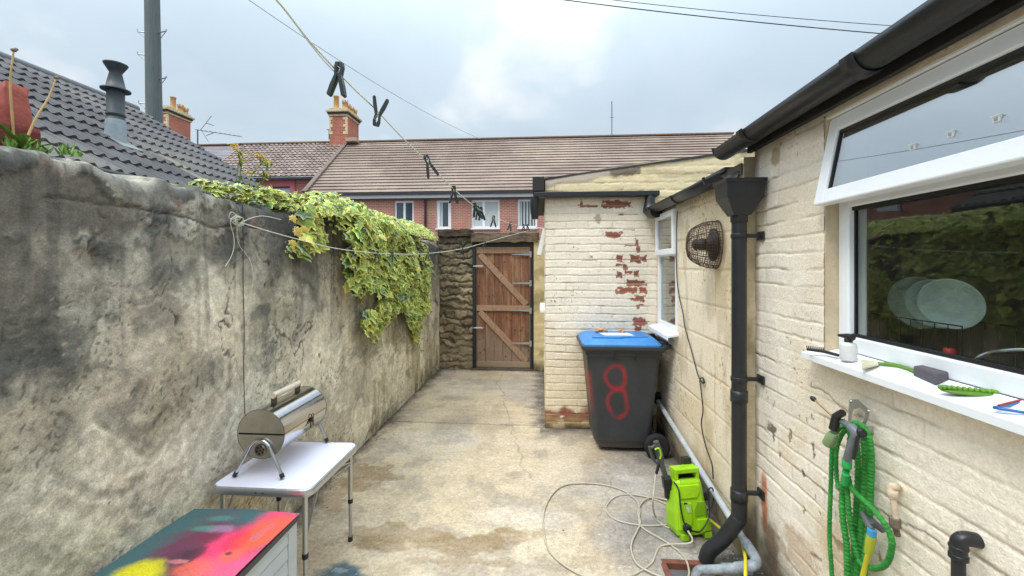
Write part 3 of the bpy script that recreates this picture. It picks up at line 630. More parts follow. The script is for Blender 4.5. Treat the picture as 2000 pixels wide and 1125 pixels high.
m = MB(); m.box((fx-.035, (w0+w1)/2-.01, wz0-.012), (.10, w1-w0+.05, .020), (0, R(-10), 0)); m.bx(fx-.088, fx-.080, w0-.036, w1+.016, wz0-.05, wz0-.014); m.build('sill', upvc, wo, .003)
m = MB(); m.bx(fx+.35, fx+.37, w0-.3, w1+.05, .8, 2.1); m.build('inner_wall', mat('grey_room', (110, 112, 104), .9, var=.3, vscale=6), bl_)
m = MB(); m.bx(BX-.02, BX+2.3, SY+.2, OY+.02, 2.16, 2.185); m.build('roof', MATS['roof_felt'], bl_)
# lower gutter (half round seen from below), bends at both ends
def gutter(path, r, name, parent):
    m = MB(); n = len(path); seg = 10; pts = [Vector(p) for p in path]; vs = []; fs = []
    for p in pts:
        for k in range(seg+1):
            t = math.pi+math.pi*k/seg; vs.append(p+Vector((math.cos(t)*r, 0, math.sin(t)*r)))
        for k in range(seg, -1, -1):
            t = math.pi+math.pi*k/seg; vs.append(p+Vector((math.cos(t)*(r-.004), 0, math.sin(t)*(r-.004)+.001)))
    M2 = 2*(seg+1)
    for i in range(n-1):
        for k in range(M2): fs.append((i*M2+k, i*M2+(k+1) % M2, (i+1)*M2+(k+1) % M2, (i+1)*M2+k))
    fs.append(tuple(range(M2))); fs.append(tuple(range((n-1)*M2, n*M2))[::-1])
    m.add(vs, fs, True); return m.build(name, plastic, parent, fixn=True)
gutter([(BX-.062, 2.40, 2.125), (BX-.062, 3.1, 2.135), (BX-.062, OY-.06, 2.15)], .056, 'gutter', bl_)
for y in (2.62, 3.28, 3.95):
    m = MB(); m.add(*(lambda: ([(BX-.062+math.cos(math.pi+math.pi*k/10)*rr, y+dy, 2.137+math.sin(math.pi+math.pi*k/10)*rr) for dy in (-.018, .018) for rr in (.062, .057) for k in range(11)],
        [(k, k+1, 22+k+1, 22+k) for k in range(10)]+[(11+k, 33+k, 33+k+1, 11+k+1) for k in range(10)]+[(k, 11+k, 12+k, k+1) for k in range(10)]+[(22+k, 23+k, 34+k, 33+k) for k in range(10)]))(), True)
    m.build('gutter_clip', plastic, bl_, fixn=True)
m = MB(); m.tube([(1.02, OY-.055, 2.28), (1.015, OY-.06, 2.20), (1.0, OY-.07, 2.13), (1.02, OY-.12, 2.10), (1.03, OY-.24, 2.10)], [.042, .05, .052, .055, .058], 12); m.build('gutter_corner', plastic, bl_)
m = MB(); m.bx(BX-.008, BX-.001, SY+.02, OY-.02, 2.10, 2.165); m.build('fascia', mat('dirty_fascia', (96, 86, 70), .8, var=.3, vscale=15), bl_)

# =================================================================== KITCHEN (near brick section with the big window)
NX = 1.145; ki = thing('kitchen_extension', 'near cream painted brick kitchen wall with the large white window', 'building', (NX, 1.2, 0))
kw0, kw1, kz0, kz1 = .15, 1.80, 1.262, 2.205
ys_ = np.concatenate([np.arange(-1.0, .95, .04), np.arange(.95, SY+.006, .0058)]); zs = np.arange(0, 2.26, .0058); U, V = np.meshgrid(ys_, zs)
h, j, rid, c = paint_brick(U, V, 600, depth=.0052, fill=.8, base=lin(245, 235, 219))
c = mixc(c, lin(252, 240, 216), sm(.5, .7, fbm(U*3, V*3, 620))*.4)
# flaked paint, grouped in a band that follows the damp
fz = blob(U, V, 2.02, .78, .22, .26, 621, .6)+blob(U, V, 1.85, .5, .2, .14, 622, .5)
fl = sm(.80, .84, vnoise(U*34+fbm(U*30, V*30, 623)*3, V*19, 624)+(fbm(U*14, V*14, 625)-.5)*.6)*np.clip(fz, 0, 1)
c = mixc(c, lin(112, 92, 74), fl*.9); h = h-fl*.003
# orange rust run and damp below it
p = gX(1492, 975, NX); rs = blob(U, V, p.y, p.z, .035, .14, 626, .8, .4); c = mixc(c, lin(196, 104, 46), rs*.85)
p = gX(1500, 1060, NX); rs = blob(U, V, p.y-.02, p.z-.02, .10, .19, 627, .9, .4); c = mixc(c, lin(118, 78, 46), rs*.8)
p = gX(1560, 1080, NX); rs = blob(U, V, p.y, p.z, .12, .10, 634, .7); c = mixc(c, lin(176, 138, 92), rs*.5)
lv = V+(fbm(U*5, V*3, 628)-.5)*.3; c = mixc(c, lin(84, 74, 58), (1-sm(.06, .32, lv))*.8)
c = mixc(c, lin(206, 178, 128), sm(.55, .7, fbm(U*3, V*2.2, 630))*sm(1.2, .5, V)*.5)
# cement repair patch near the top
p = gX(1515, 306, NX); pt_ = blob(U, V, p.y, p.z, .045, .052, 631, .2); c = mixc(c, lin(188, 166, 138), pt_*.95); h = h*(1-pt_)+pt_*.001
c = mixc(c, lin(96, 80, 64), sm(2.13, 2.24, V+(fbm(U*7, V*7, 632)-.5)*.10)*.6)
c = mixc(c, lin(92, 80, 66), sm(SY-.06, SY, U+(fbm(U*8, V*8, 633)-.5)*.06)*.55)
# long cracks along bed joints under the sill
for (a0, b0, sdd) in ((1.05, .02, 641), (.78, -.01, 642)):
    cr = (1-sm(.0015, .005, np.abs(V-a0-b0*(U-1.4)*4-(fbm(U*6, U*0, sdd)-.5)*.06)))*sm(.45, .55, fbm(U*4, U*0+7, sdd+1, 2)); c = mixc(c, lin(120, 96, 70), cr*.7); h = h-cr*.004
keep = ~((U[:-1, :-1] > kw0) & (U[:-1, :-1] < kw1-.002) & (V[:-1, :-1] > kz0-.02) & (V[:-1, :-1] < kz1))
grid('brick_wall', np.stack([NX-h, U, V], -1), c, mat_paint, ki, keep=keep)
m = MB(); m.bx(NX+.004, NX+.14, kw1-.0025, kw1+.012, kz0-.03, kz1); m.bx(NX+.004, NX+.14, kw0, kw1, kz1-.001, kz1+.012); m.bx(NX+.004, NX+.14, kw0-.012, kw0, kz0, kz1); m.build('reveal', mat('reveal_brown', (206, 188, 158), .75, var=.12, vscale=20, bump=.4), ki)
KX = NX+.05     # frame plane
MB().bx(NX+.006, KX-.002, kw0, kw1-.004, kz1-.010, kz1-.0022).build('frame_trim', upvc, ki)
tz0 = 1.832; tz1 = 1.90
m = upvc_frame(KX, kw0, kw1-.004, kz0+.004, kz1-.002, .06, .07); m.bx(KX+.001, KX+.068, kw0+.06, kw1-.064, tz0, tz1)
kwn = m.build('window', upvc, ki, .006)
m = MB(); m.bx(KX+.012, KX+.03, kw0+.058, kw1-.062, kz0+.06, kz0+.075); m.bx(KX+.012, KX+.03, kw0+.058, kw1-.062, tz0-.014, tz0+.001); m.bx(KX+.02, KX+.03, kw1-.072, kw1-.063, kz0+.074, tz0-.013); m.build('gasket', mat('black_gasket', (22, 22, 24), .5, var=.1), kwn)
m = MB(); m.bx(KX+.03, KX+.036, kw0+.05, kw1-.055, kz0+.055, tz0+.005); m.build('pane', glass('big_window_glass', .05, (.93, .96, .94), gain=.75), kwn)
# open top vent: hinged at the top, lower edge swung outward
A = Vector((KX-.012, 0, kz1-.016)); B_ = Vector((KX-.078, 0, tz0+.012)); dd = B_-A; nn = Vector((-dd.z, 0, dd.x)).normalized()*.019; y0v, y1v = kw0+.02, kw1-.004; fw = .058/dd.length
m = MB()
for (ya, yb, t0, t1) in ((y0v, y0v+.058, 0, 1), (y1v-.058, y1v, 0, 1), (y0v+.058, y1v-.058, 0, fw), (y0v+.058, y1v-.058, 1-fw, 1)):
    a0 = A+dd*t0; a1 = A+dd*t1; m.prism([a0-nn, a1-nn, a1+nn, a0+nn], (0, ya, 0), (0, yb, 0))
ov = m.build('open_vent', upvc, kwn, .005, fixn=True)
m = MB(); a0 = A+dd*fw*.8; a1 = A+dd*(1-fw*.8); m.prism([a0-nn*.2, a1-nn*.2, a1+nn*.2, a0+nn*.2], (0, y0v+.05, 0), (0, y1v-.05, 0)); m.build('pane', glass('vent_glass', .60, (.8, .85, .85), gain=.6), ov, fixn=True)
m = MB(); e_ = .008
for (ya, yb, t0, t1) in ((y1v-.066, y1v-.0585, fw, 1-fw), (y0v+.058, y1v-.0665, fw, fw+.035)):
    a0 = A+dd*t0; a1 = A+dd*t1; m.prism([a0-nn*.5, a1-nn*.5, a1+nn*.5, a0+nn*.5], (0, ya, 0), (0, yb, 0))
m.build('gasket', MATS['black_gasket'], ov, fixn=True)
m = MB(); m.prism([Vector((KX+.004, 0, kz0+.003)), Vector((NX-.058, 0, kz0-.022)), Vector((NX-.058, 0, kz0-.048)), Vector((NX-.052, 0, kz0-.048)), Vector((NX-.05, 0, kz0-.03)), Vector((KX+.004, 0, kz0-.012))], (0, kw0-.05, 0), (0, kw1+.055, 0))
m.build('sill', upvc, kwn, .002, fixn=True)
SILLZ = kz0-.006
# room behind the glass
m = MB(); m.bx(3.0, 3.02, -.9, 3.0, 0, 2.25); m.bx(NX+.16, 3.0, 2.2, 2.22, 0, 2.25); m.bx(NX+.16, 3.0, -.9, -.88, 0, 2.25); m.bx(NX+.16, 3.0, -.88, 2.2, 2.2215, 2.24); m.build('room_wall', mat('room_paint', (150, 146, 138), .9, var=.2, vscale=3), ki)
m = MB(); m.bx(NX+.16, 1.85, -.8, 2.1, 1.12, 1.16); m.build('worktop', mat('dark_worktop', (44, 42, 42), .35, var=.3, vscale=30), ki, .004)
m = MB(); m.bx(NX-.055, 3.3, -1.0, SY+.02, 2.30, 2.345); m.build('roof', MATS['roof_felt'], ki)
m = MB(); m.bx(NX-.028, NX-.004, -1.0, SY+.03, 2.218, 2.30); m.build('fascia', MATS['black_fascia'], ki, .003)
gutter([(NX-.092, -1.0, 2.292), (NX-.092, 1.5, 2.288), (NX-.092, 2.54, 2.280)], .060, 'gutter', ki)
m = MB(); m.tube([(NX-.092, y, 2.284) for y in (1.40, 1.50)], .0, 4)
for y in (1.45, 2.2, .6):
    m = MB(); pts = []
    for dy in (-.03, .03):
        for rr in (.067, .061):
            pts += [(NX-.092+math.cos(math.pi+math.pi*k/12)*rr, y+dy, 2.287+math.sin(math.pi+math.pi*k/12)*rr) for k in range(13)]
    m.add(pts, [(k, k+1, 26+k+1, 26+k) for k in range(12)]+[(13+k, 39+k, 40+k, 14+k) for k in range(12)]+[(k, 13+k, 14+k, k+1) for k in range(12)]+[(26+k, 27+k, 40+k, 39+k) for k in range(12)], True)
    m.build('gutter_joint', plastic, ki, fixn=True)
m = MB(); m.prism([Vector((NX-.158, 0, 2.292)), Vector((NX-.03, 0, 2.292))]+[Vector((NX-.092+math.cos(-math.pi*k/10)*.064, 0, 2.29+math.sin(-math.pi*k/10)*.064)) for k in range(11)], (0, 2.535, 0), (0, 2.548, 0)); m.build('gutter_end_cap', plastic, ki, fixn=True)
# =================================================================== helpers for placing along a sight line at a chosen depth
def at(px, py, zf): d = ray(px, py); return Vector((d[0]*zf, d[1]*zf, 1.6+d[2]*zf))
def tube_obj(name, pts, r, m, parent=None, seg=8, n=8):
    return MB().tube(smooth_path(pts, n) if n else pts, r, seg).build(name, m, parent)

# =================================================================== NEIGHBOUR'S OUTHOUSE (dark tiled roof over the wall)
EX, EZ, RXn, SL = -4.4, 2.56, -7.85, .60
nb = thing('neighbour_outhouse', 'low outbuilding with a dark grey rolled tile roof beyond the left wall', 'building', (-6, 4, 0))
tile_dark = mat('dark_roof_tile', attr=True, rough=.8, var=.3, vscale=9, bump=.4, bscale=70)
def tiled(name, parent, u0, u1, axis, e0, dv, length, pitch, gauge, amp, step, rollk, base, m, seed, dens=8, jit=.12, lich=None):
    """courses of rolled tiles. axis: function (u, v, h) -> xyz, v runs up the slope"""
    nu = int((u1-u0)/pitch*dens)+1 if rollk else int((u1-u0)/.30)+1
    us = np.linspace(u0, u1, nu); nc = int(round(length/gauge)); rows = []; cols = []
    prof = amp*(.5+.5*np.cos(2*np.pi*us/pitch))**rollk if rollk else us*0
    tid = np.floor(us/pitch) if rollk else np.arange(nu)
    for k in range(nc):
        sag = (vnoise(us*.6, us*0+k*.37, seed)-.5)*.012
        jt = (_hash(tid, np.full(nu, k), seed)-.5)*jit; 
        c = base*(1+jt[:, None]*2.2)
        for (v, h, dk) in ((k*gauge-.012, -.012, .35), (k*gauge-.010, step, .75), (k*gauge+.02, step*.97, 1), (k*gauge+gauge*.5, step*.5, 1), ((k+1)*gauge-.014, 0.0, 1)):
            rows.append([axis(us, v, h+prof*(.15 if h < 0 else 1)+sag+jt*.03)]); cols.append(c)
    P = np.concatenate([np.array(r_) for r_ in rows], 0); cc = np.stack(cols, 0)
    if lich is not None: cc = lich(P, cc)
    return grid(name, P, cc, m, parent, smooth=False)
ct, st_ = math.cos(math.atan(SL)), math.sin(math.atan(SL))
def ax_n(u, v, h): return np.stack([EX-v*ct+h*st_, u, EZ+v*st_+h*ct], -1)
def lich_n(P, c):
    X, Y, Zz = P[..., 0], P[..., 1], P[..., 2]
    f = fbm(X*1.3, Y*1.3, 701); c = mixc(c, lin(112, 106, 96), sm(.5, .7, f)*.45); c = mixc(c, lin(50, 50, 52), sm(.48, .34, f)*.5)
    l = np.abs(Y-5.55-(.0)); return mixc(c, lin(150, 142, 120), (1-sm(.05, .12, l))*(X > -5.4)*.6)
rf = tiled('roof', nb, -1.2, 7.55, ax_n, EX, 1, (EX-RXn)/ct, .135, .40, .034, .030, 1.6, lin(84, 83, 84), tile_dark, 700, 8, .16, lich_n)
m = MB(); m.tube([(RXn, -1.2, EZ+(EX-RXn)*SL-.005), (RXn, 7.57, EZ+(EX-RXn)*SL-.005)], .09, 10); m.build('ridge', mat('ridge_tile', (96, 100, 104), .8, var=.25, vscale=5, bump=.3), rf)
m = MB(); m.bx(-11, EX-.12, -1.2, 7.45, 0, EZ-.06); m.prism([Vector((EX-.12, 0, EZ-.06)), Vector((RXn, 0, EZ+(EX-RXn)*SL-.10)), Vector((-11, 0, EZ-.06))], (0, -1.2, 0), (0, 7.45, 0)); m.build('wall', brickmat('neighbour_brick', (140,70,56), (120,60,50), (130,120,104)), nb, fixn=True)
m = MB(); m.tube([(EX+.03, -1.2, EZ-.03), (EX+.03, 7.5, EZ-.03)], .05, 8); m.build('gutter', mat('dark_green_gutter', (36, 46, 44), .5), nb)
fb = Vector((-5.43, 4.97, 3.10)); fl_ = MB(); fl_.lathe([(.115, -.05), (.105, .30), (.10, .36)], fb, seg=20); flue = fl_.build('flue', mat('lead_flue', (150, 160, 166), .6, metal=.3, var=.25, vscale=7), nb)
m = MB(); m.lathe([(.098, .35), (.098, .37), (.092, .375), (.092, .41), (.098, .415), (.098, .44), (.09, .45), (.09, .74)], fb, seg=20); m.lathe([(.15, .735), (.152, .75), (.10, .77), (.085, .85), (.062, .96), (.075, .985), (.118, 1.06), (.125, 1.075), (.10, 1.07)], fb, seg=20); m.build('cowl', mat('flue_black', (58, 66, 70), .55, var=.25, vscale=10), flue)
m = MB(); m.prism([Vector((-5.2, 4.84, 3.045+.045)), Vector((-5.2, 5.12, 3.045+.045)), Vector((-5.5, 5.1, 3.225+.045)), Vector((-5.5, 4.84, 3.225+.045))], (0,0,0), (0,0,.012)); m.build('flashing', mat('lead_sheet', (126, 130, 130), .6, metal=.2, var=.25, vscale=9), flue, fixn=True)
# red brick stub on the wall
p = gX(36, 222, -2.0); o = rough_block('brick_pier', -2.0, -1.90, gX(12, 222, -1.9).y, gX(58, 222, -1.9).y, p.z-.10, p.z+.075, mat('red_painted_brick', (150, 78, 66), .85, var=.2, vscale=30, bump=.5), .014, .03, 4); tag(o, 'broken stub of reddish brickwork behind the wall crest at the far left', 'pier')
p = gX(2, 262, -1.86); o = rough_block('loose_brick', -1.95, -1.75, p.y-.20, p.y+.03, 1.93, p.z+.02, mat('maroon_brick', (118, 52, 46), .9, var=.3, vscale=30, bump=.6), .01, .03, 5); tag(o, 'dark maroon brick bedded on the wall crest at the left edge below the brick stub', 'brick')

# =================================================================== TERRACED HOUSES ACROSS THE LANE
HB = brickmat('house_brick', (176, 110, 92), (164, 98, 82), (186, 160, 144), bump=.2)
HB2 = brickmat('old_house_brick', (160, 84, 70), (142, 70, 60), (170, 150, 138), bump=.2)
tile_far = mat('brown_roof_tile', attr=True, rough=.85, var=.12, vscale=1.3)
RY, RZ, HE, HEZ = 23.0, 8.60, 18.72, 4.98
sl = (RZ-HEZ)/(RY-HE); c2, s2 = math.cos(math.atan(sl)), math.sin(math.atan(sl)); LEN = (RY-HE)/c2
def ax_h(y0, z0): return lambda u, v, h: np.stack([u, y0+v*c2-h*s2, z0+v*s2+h*c2], -1)
th_ = thing('terraced_house', 'long red brick terraced house with flat brown tiled roof and white windows', 'house', (-2, 19, 0))
def lich_h(P, c):
    f = fbm(P[..., 0]*.5, P[..., 1]*.6, 711); c = mixc(c, lin(158, 138, 120), sm(.45, .7, f)*.45); return mixc(c, lin(108, 88, 78), sm(.5, .35, f)*.45)
hr = tiled('roof', th_, -11.05, 10.0, ax_h(HE, HEZ), 0, 0, LEN, .3, LEN/19, 0, .045, 0, lin(138, 122, 110), tile_far, 710, 1, .07, lich_h)
m = MB(); m.box((-.5, RY, RZ+.02), (21.1, .3, .09), (0, 0, 0)); 
m.build('ridge', mat('brown_ridge', (128, 106, 88), .85, var=.2, vscale=2), hr, .02)
for x in (-4.6, -4.0, -3.2, -2.2, -1.5): MB().bx(x, x+.45, RY+.25, RY+.6, RZ-.2, RZ+.17).build('ridge_vent', mat('dark_vents', (52, 56, 56), .7), hr, .01)
m = MB(); m.beam((-11.0, HE-.05, HEZ+.06), (-11.0, RY, RZ+.06), .22, .12); m.build('verge', mat('verge_cement', (112, 98, 88), .9, var=.3, vscale=3), hr)
m = MB(); m.prism([Vector((0, RY, RZ-.05)), Vector((0, HE+.1, HEZ-.02)), Vector((0, HE+.1, 3)), Vector((0, 27.2, 3)), Vector((0, 27.2, HEZ))], (9.9, 0, 0), (9.98, 0, 0)); m.build('gable', HB, th_, fixn=True)
wn = [(-9.98, -8.62, 2), (-6.86, -5.94, 2), (-4.885, -4.19, 1), (-3.245, -1.95, 2), (-1.13, -.25, 1), (2.2, 3.4, 2), (5.2, 6.4, 2)]
WZ0, WZ1 = 3.34, 4.63
def wall_holes(m, x0, x1, z0, z1, y, holes, hz0, hz1, d=.12):
    xs_ = [x0]+[q for h_ in holes for q in h_[:2]]+[x1]
    for i in range(0, len(xs_), 2): m.bx(xs_[i], xs_[i+1], y, y+.25, z0, z1)
    for h_ in holes: m.bx(h_[0], h_[1], y+.0, y+.25, z0, hz0); m.bx(h_[0], h_[1], y+.0, y+.25, hz1, z1)
m = MB(); wall_holes(m, -10.95, 9.9, 0, 4.80, 19.0, wn, WZ0, WZ1); m.build('wall', HB, th_)
m = MB(); m.bx(-11.0, 9.95, 18.80, 18.86, 4.72, 4.90); m.build('fascia', mat('white_fascia', (226, 226, 228), .5, var=.06), th_)
m = MB(); m.bx(-11.2, 9.95, 18.68, 18.80, 4.865, 4.96); m.build('gutter', mat('house_gutter', (44, 44, 46), .5), th_)
m = MB(); m.bx(-11.0, 9.95, 18.86, 19.0, 4.66, 4.80); m.build('soffit', mat('soffit_dark', (90, 84, 80), .8), th_)
far_glass = mat('far_glass', (60, 72, 80), .08, var=.3, vscale=.8, spec=.8)
curt = mat('net_curtain', (190, 196, 194), .9, var=.2, vscale=12, aniso=(8, 1, .3))
for i, (x0, x1, np_) in enumerate(wn):
    t = .085; y = 19.07; f = MB(); f.bx(x0, x0+t, y, y+.06, WZ0, WZ1); f.bx(x1-t, x1, y, y+.06, WZ0, WZ1); f.bx(x0+t, x1-t, y+.001, y+.06, WZ0, WZ0+t); f.bx(x0+t, x1-t, y+.001, y+.06, WZ1-t, WZ1)
    if np_ == 2: xm = (x0+x1)/2+(-.1 if i == 3 else 0); f.bx(xm-.05, xm+.05, y+.002, y+.06, WZ0+t, WZ1-t)
    elif i == 2: f.bx(x0+t, x0+t+.06, y-.01, y+.06, WZ0+t, WZ1-t); f.bx(x1-t-.06, x1-t, y-.01, y+.06, WZ0+t, WZ1-t)
    wo_ = f.build('window', mat('far_white_frame', (240, 242, 244), .45, var=.03), th_)
    MB().bx(x0+t, x1-t, y+.03, y+.04, WZ0+t, WZ1-t).build('pane', far_glass, wo_)
    MB().bx(x0-.02, x1+.02, y-.13, y, WZ0-.06, WZ0-.002).build('sill', MATS['far_white_frame'], wo_)
    if i in (2, 3, 4):
        q = MB()
        if i == 3: q.bx(x0+t+.01, x1-t-.01, y+.022, y+.029, WZ0+t, WZ1-t)
        elif i == 2: q.bx(x0+t+.07, x0+t+.2, y+.022, y+.029, WZ0+t, WZ1-t)
        else:
            for k in range(5): q.bx(x0+t+.03+k*.14, x0+t+.1+k*.14, y+.022, y+.029, WZ0+t, WZ1-t)
        q.build('blind', curt, wo_)
m = MB(); m.tube([(-5.38, 18.86, 4.9), (-5.38, 18.94, 4.6), (-5.38, 18.94, 0)], .05, 8); m.build('downpipe', MATS['house_gutter'], th_)
# older neighbour with rolled tiles, set back a little
oh = thing('terraced_house', 'older red brick house with small rolled brown tiles and a pink window surround', 'house', (-14, 20.2, 0))
y0h = 20.0; z0h = RZ-(RY-y0h)*sl
tr = tiled('roof', oh, -17.2, -11.12, ax_h(y0h, z0h), 0, 0, (RY-y0h)/c2, .27, (RY-y0h)/c2/13, .05, .05, 1.3, lin(136, 120, 112), tile_far, 720, 7, .22)
MB().box((-14.2, RY, RZ+.03), (6.3, .3, .09)).build('ridge', MATS['brown_ridge'], tr, .02)
m = MB(); wall_holes(m, -17.1, -11.1, 0, z0h-.1, 20.25, [(-13.75, -12.65)], 4.1, 5.62); m.build('wall', HB2, oh)
m = MB(); m.bx(-17.15, -11.2, 20.0, 20.1, z0h-.14, z0h-.03); m.build('gutter', MATS['house_gutter'], oh)
m = MB(); m.bx(-14.1, -12.4, 20.2, 20.26, 5.62, 5.95); m.bx(-14.05, -13.75, 20.2, 20.26, 4.1, 5.62); m.bx(-12.65, -12.4, 20.2, 20.26, 4.1, 5.62); sr = m.build('window', mat('pink_paint', (172, 96, 100), .8, var=.15, vscale=3), oh)
m = MB(); m.bx(-13.75, -12.65, 20.33, 20.36, 4.1, 5.62); m.build('pane', mat('pale_pane', (176, 190, 200), .25, var=.25, vscale=.9), sr)
m = MB(); m.bx(-13.75, -12.65, 20.30, 20.329, 4.85, 4.93); m.bx(-13.74, -13.68, 20.3, 20.329, 4.93, 5.6); m.bx(-12.72, -12.66, 20.3, 20.329, 4.93, 5.6); m.bx(-13.68,-12.72, 20.3, 20.329, 5.54, 5.6); m.build('frame', mat('purple_frame', (110, 70, 84), .6), sr)
# slate-roofed house further left
sh_ = thing('terraced_house', 'house with smooth grey slate roof at the far left, behind the tv aerial', 'house', (-20, 20.2, 0))
tiled('roof', sh_, -27, -17.25, ax_h(y0h, z0h), 0, 0, (RY-y0h)/c2, .25, (RY-y0h)/c2/20, 0, .012, 0, lin(122, 116, 120), mat('slate_tile', attr=True, rough=.7, var=.15, vscale=3), 730, 1, .12)
MB().bx(-27, -17.2, 20.25, 20.5, 0, z0h-.1).build('wall', HB2, sh_); MB().box((-22.1, RY, RZ+.02), (9.8, .3, .08)).build('ridge', MATS['brown_ridge'], sh_, .02)
# chimneys
chb = brickmat('chimney_brick', (176, 88, 66), (156, 74, 58), (176, 140, 118), bump=.3); quo = mat('pale_quoin', (206, 190, 150), .85, var=.25, vscale=8); pot = mat('clay_pot', (196, 152, 100), .85, var=.2, vscale=6)
def chimney(x1, w_, d_, ztop, parent, pots, zb_=7.6):
    x0 = x1-w_; y0 = RY-.35; m = MB(); m.bx(x0, x1, y0, y0+d_, zb_, ztop-.45); st = m.build('chimney', chb, parent)
    for sd_ in (0, 1):
        m = MB(); m.bx(*((x1-.06, x1+.01) if sd_ else (x0-.01, x0+.06)), y0-.010, y0+.08, ztop-1.45, ztop-.46)
        for k in range(5):
            z = ztop-1.45+k*.2; e_ = .10 if k % 2 else .22
            if sd_: m.bx(x1-e_, x1+.012, y0-.012, y0+.10, z, z+.15)
            else: m.bx(x0-.012, x0+e_*.8, y0-.012, y0+.1, z, z+.15)
        m.build('quoin', quo, st)
    m = MB(); m.bx(x0-.05, x1+.05, y0-.05, y0+d_+.05, ztop-.45, ztop-.33); m.bx(x0-.16, x1+.16, y0-.16, y0+d_+.16, ztop-.24, ztop-.12); m.bx(x0-.03, x1+.03, y0-.03, y0+d_+.03, ztop-.12, ztop+.02); m.build('corbel', mat('pale_corbel', (190, 172, 138), .9, var=.35, vscale=9), st, .02)
    m = MB(); m.bx(x0-.09, x1+.09, y0-.09, y0+d_+.09, ztop-.33, ztop-.24); m.build('corbel_band', mat('dark_band', (70, 62, 54), .9, var=.3), st)  # darker strip between the pale corbel courses
    for (fx_, fy_, h_) in pots:
        m = MB(); q = (x0+w_*fx_, y0+d_*fy_, ztop); m.lathe([(.17, 0), (.15, .06), (.135, h_-.08), (.16, h_-.06), (.16, h_)], q, seg=12)
        if h_ < .5:
            for k in range(6): m.box((q[0]+math.cos(k*1.047)*.14, q[1]+math.sin(k*1.047)*.14, q[2]+h_+.05), (.06, .06, .12))
        m.build('pot', pot, st)
    return st
PT = [(.28, .15, .75), (.75, .2, .42), (.72, .45, .36), (.75, .7, .34), (.8, .92, .3)]
chimney(-10.88, 1.0, 1.5, 10.42, oh, PT)
chimney(-21.55, 1.1, 1.6, 10.85, sh_, [(.35, .12, .3), (.2, .1, .25), (.85, .35, .7), (.8, .7, .36), (.8, .92, .3)])
m = MB(); m.bx(-10.9+.02, -10.25, RY-.55, RY+.8, RZ-.1, RZ+.10); m.build('flashing', mat('cement_flashing', (168, 148, 134), .9, var=.2), th_, .03)
def aerial(px0, py0, pyb, Y, L_, label):
    a = thing('tv_aerial', label, 'aerial', gY(px0, pyb, Y)); mm = mat('aerial_metal', (96, 100, 104), .5, metal=.6)
    t0 = gY(px0, py0, Y); b0 = gY(px0, pyb, Y); MB().tube([b0, t0], .035, 6).build('mast', mm, a)
    m = MB(); m.tube([t0+Vector((-.15, 0, 0)), t0+Vector((L_, .6, -.25))], .02, 6)
    for k in range(9): q = t0+Vector((L_, .6, -.25))*(k/9+.1); m.tube([q+Vector((0, -.16, 0)), q+Vector((0, .16, 0))], .009, 4)
    for sg in (-1, 1): m.tube([t0+Vector((.2, 0, 0)), t0+Vector((.9 if sg > 0 else .7, -.1, .7*sg))], .018, 4); m.tube([t0+Vector((.5, 0, .35*sg)), t0+Vector((.95, 0, .2*sg))], .02, 4)
    m.build('dipoles', mm, a)
aerial(386, 253, 300, 22, 2.1, 'thin tv aerial with a long boom standing over the grey slate roof')
aerial(643, 252, 272, 23.3, .5, 'small tangled tv aerial strapped beside the brown-roofed chimney')
m = MB(); a0 = gY(1195, 268, 24); a1 = gY(1195, 198, 24); m.tube([a0-Vector((0,0,.8)), a1], .025, 6); m.tube([a1-Vector((.12,0,.9)), a1-Vector((-.12,0,.9))], .012, 4); tag(m.build('antenna_mast', MATS['aerial_metal']), 'thin whip antenna mast rising above the long brown roof', 'antenna')

# telegraph pole
PYp = 9.4; pb = gY(301, 230, PYp); pt0 = gY(297, 0, PYp); tp_ = thing('telegraph_pole', 'tall grey wooden telegraph pole with metal climbing steps behind the tiled roof', 'pole', (pb.x, PYp, 0))
m = MB(); dx = (pt0.x-pb.x)/(pt0.z-pb.z); m.tube([(pb.x-dx*pb.z*0, PYp, 0), (pb.x, PYp, pb.z), (pt0.x+dx*1.5, PYp, pt0.z+1.6)], [.18, .162, .145], 20); m.build('pole', mat('pole_wood', (94, 104, 104), .85, var=.25, vscale=5, bump=.3, aniso=(6, 6, .4)), tp_)
for (px, py, sd_) in ((284,64,-1),(314,64,1),(284,108,-1),(314,155,1),(286,203,-1)):
    q = gY(px, py, PYp); m = MB(); e1 = q+Vector((.17*sd_, -.03, .02)); m.tube([q-Vector((.06*sd_,0,0)), e1], .014, 6); m.tube([e1, e1+Vector((0,0,.05))], .014, 6); m.tube([e1, q+Vector((-.0*sd_, 0, -.13))], .009, 5); m.build('step', MATS['galvanised_steel'], tp_)

# overhead wires
wire = mat('grey_wire', (176, 182, 188), .6)
wiredk = mat('dark_wire', (62, 68, 74), .6)
def sag(a, b, s_, n=24): return [a.lerp(b, i/n)+Vector((0, 0, -4*s_*(i/n)*(1-i/n))) for i in range(n+1)]
o = MB().tube(sag(at(400, -60, 10), at(945, 274, 23.4), .35), .011, 6).build('overhead_wire', wire); tag(o, 'thin pale overhead wire slanting down to the ridge of the long brown roof', 'wire')
o = MB().tube(sag(at(1000, -14, 14), at(1800, 72, 13), .10), .016, 6).build('overhead_wire', wiredk); tag(o, 'lower and thicker of the two dark wires crossing above the kitchen gutter', 'wire')
o = MB().tube(sag(at(1100, -12, 14.5), at(1830, 56, 13.5), .10), .011, 6).build('overhead_wire', wiredk); tag(o, 'upper and thinner of the two dark wires crossing above the kitchen gutter', 'wire')

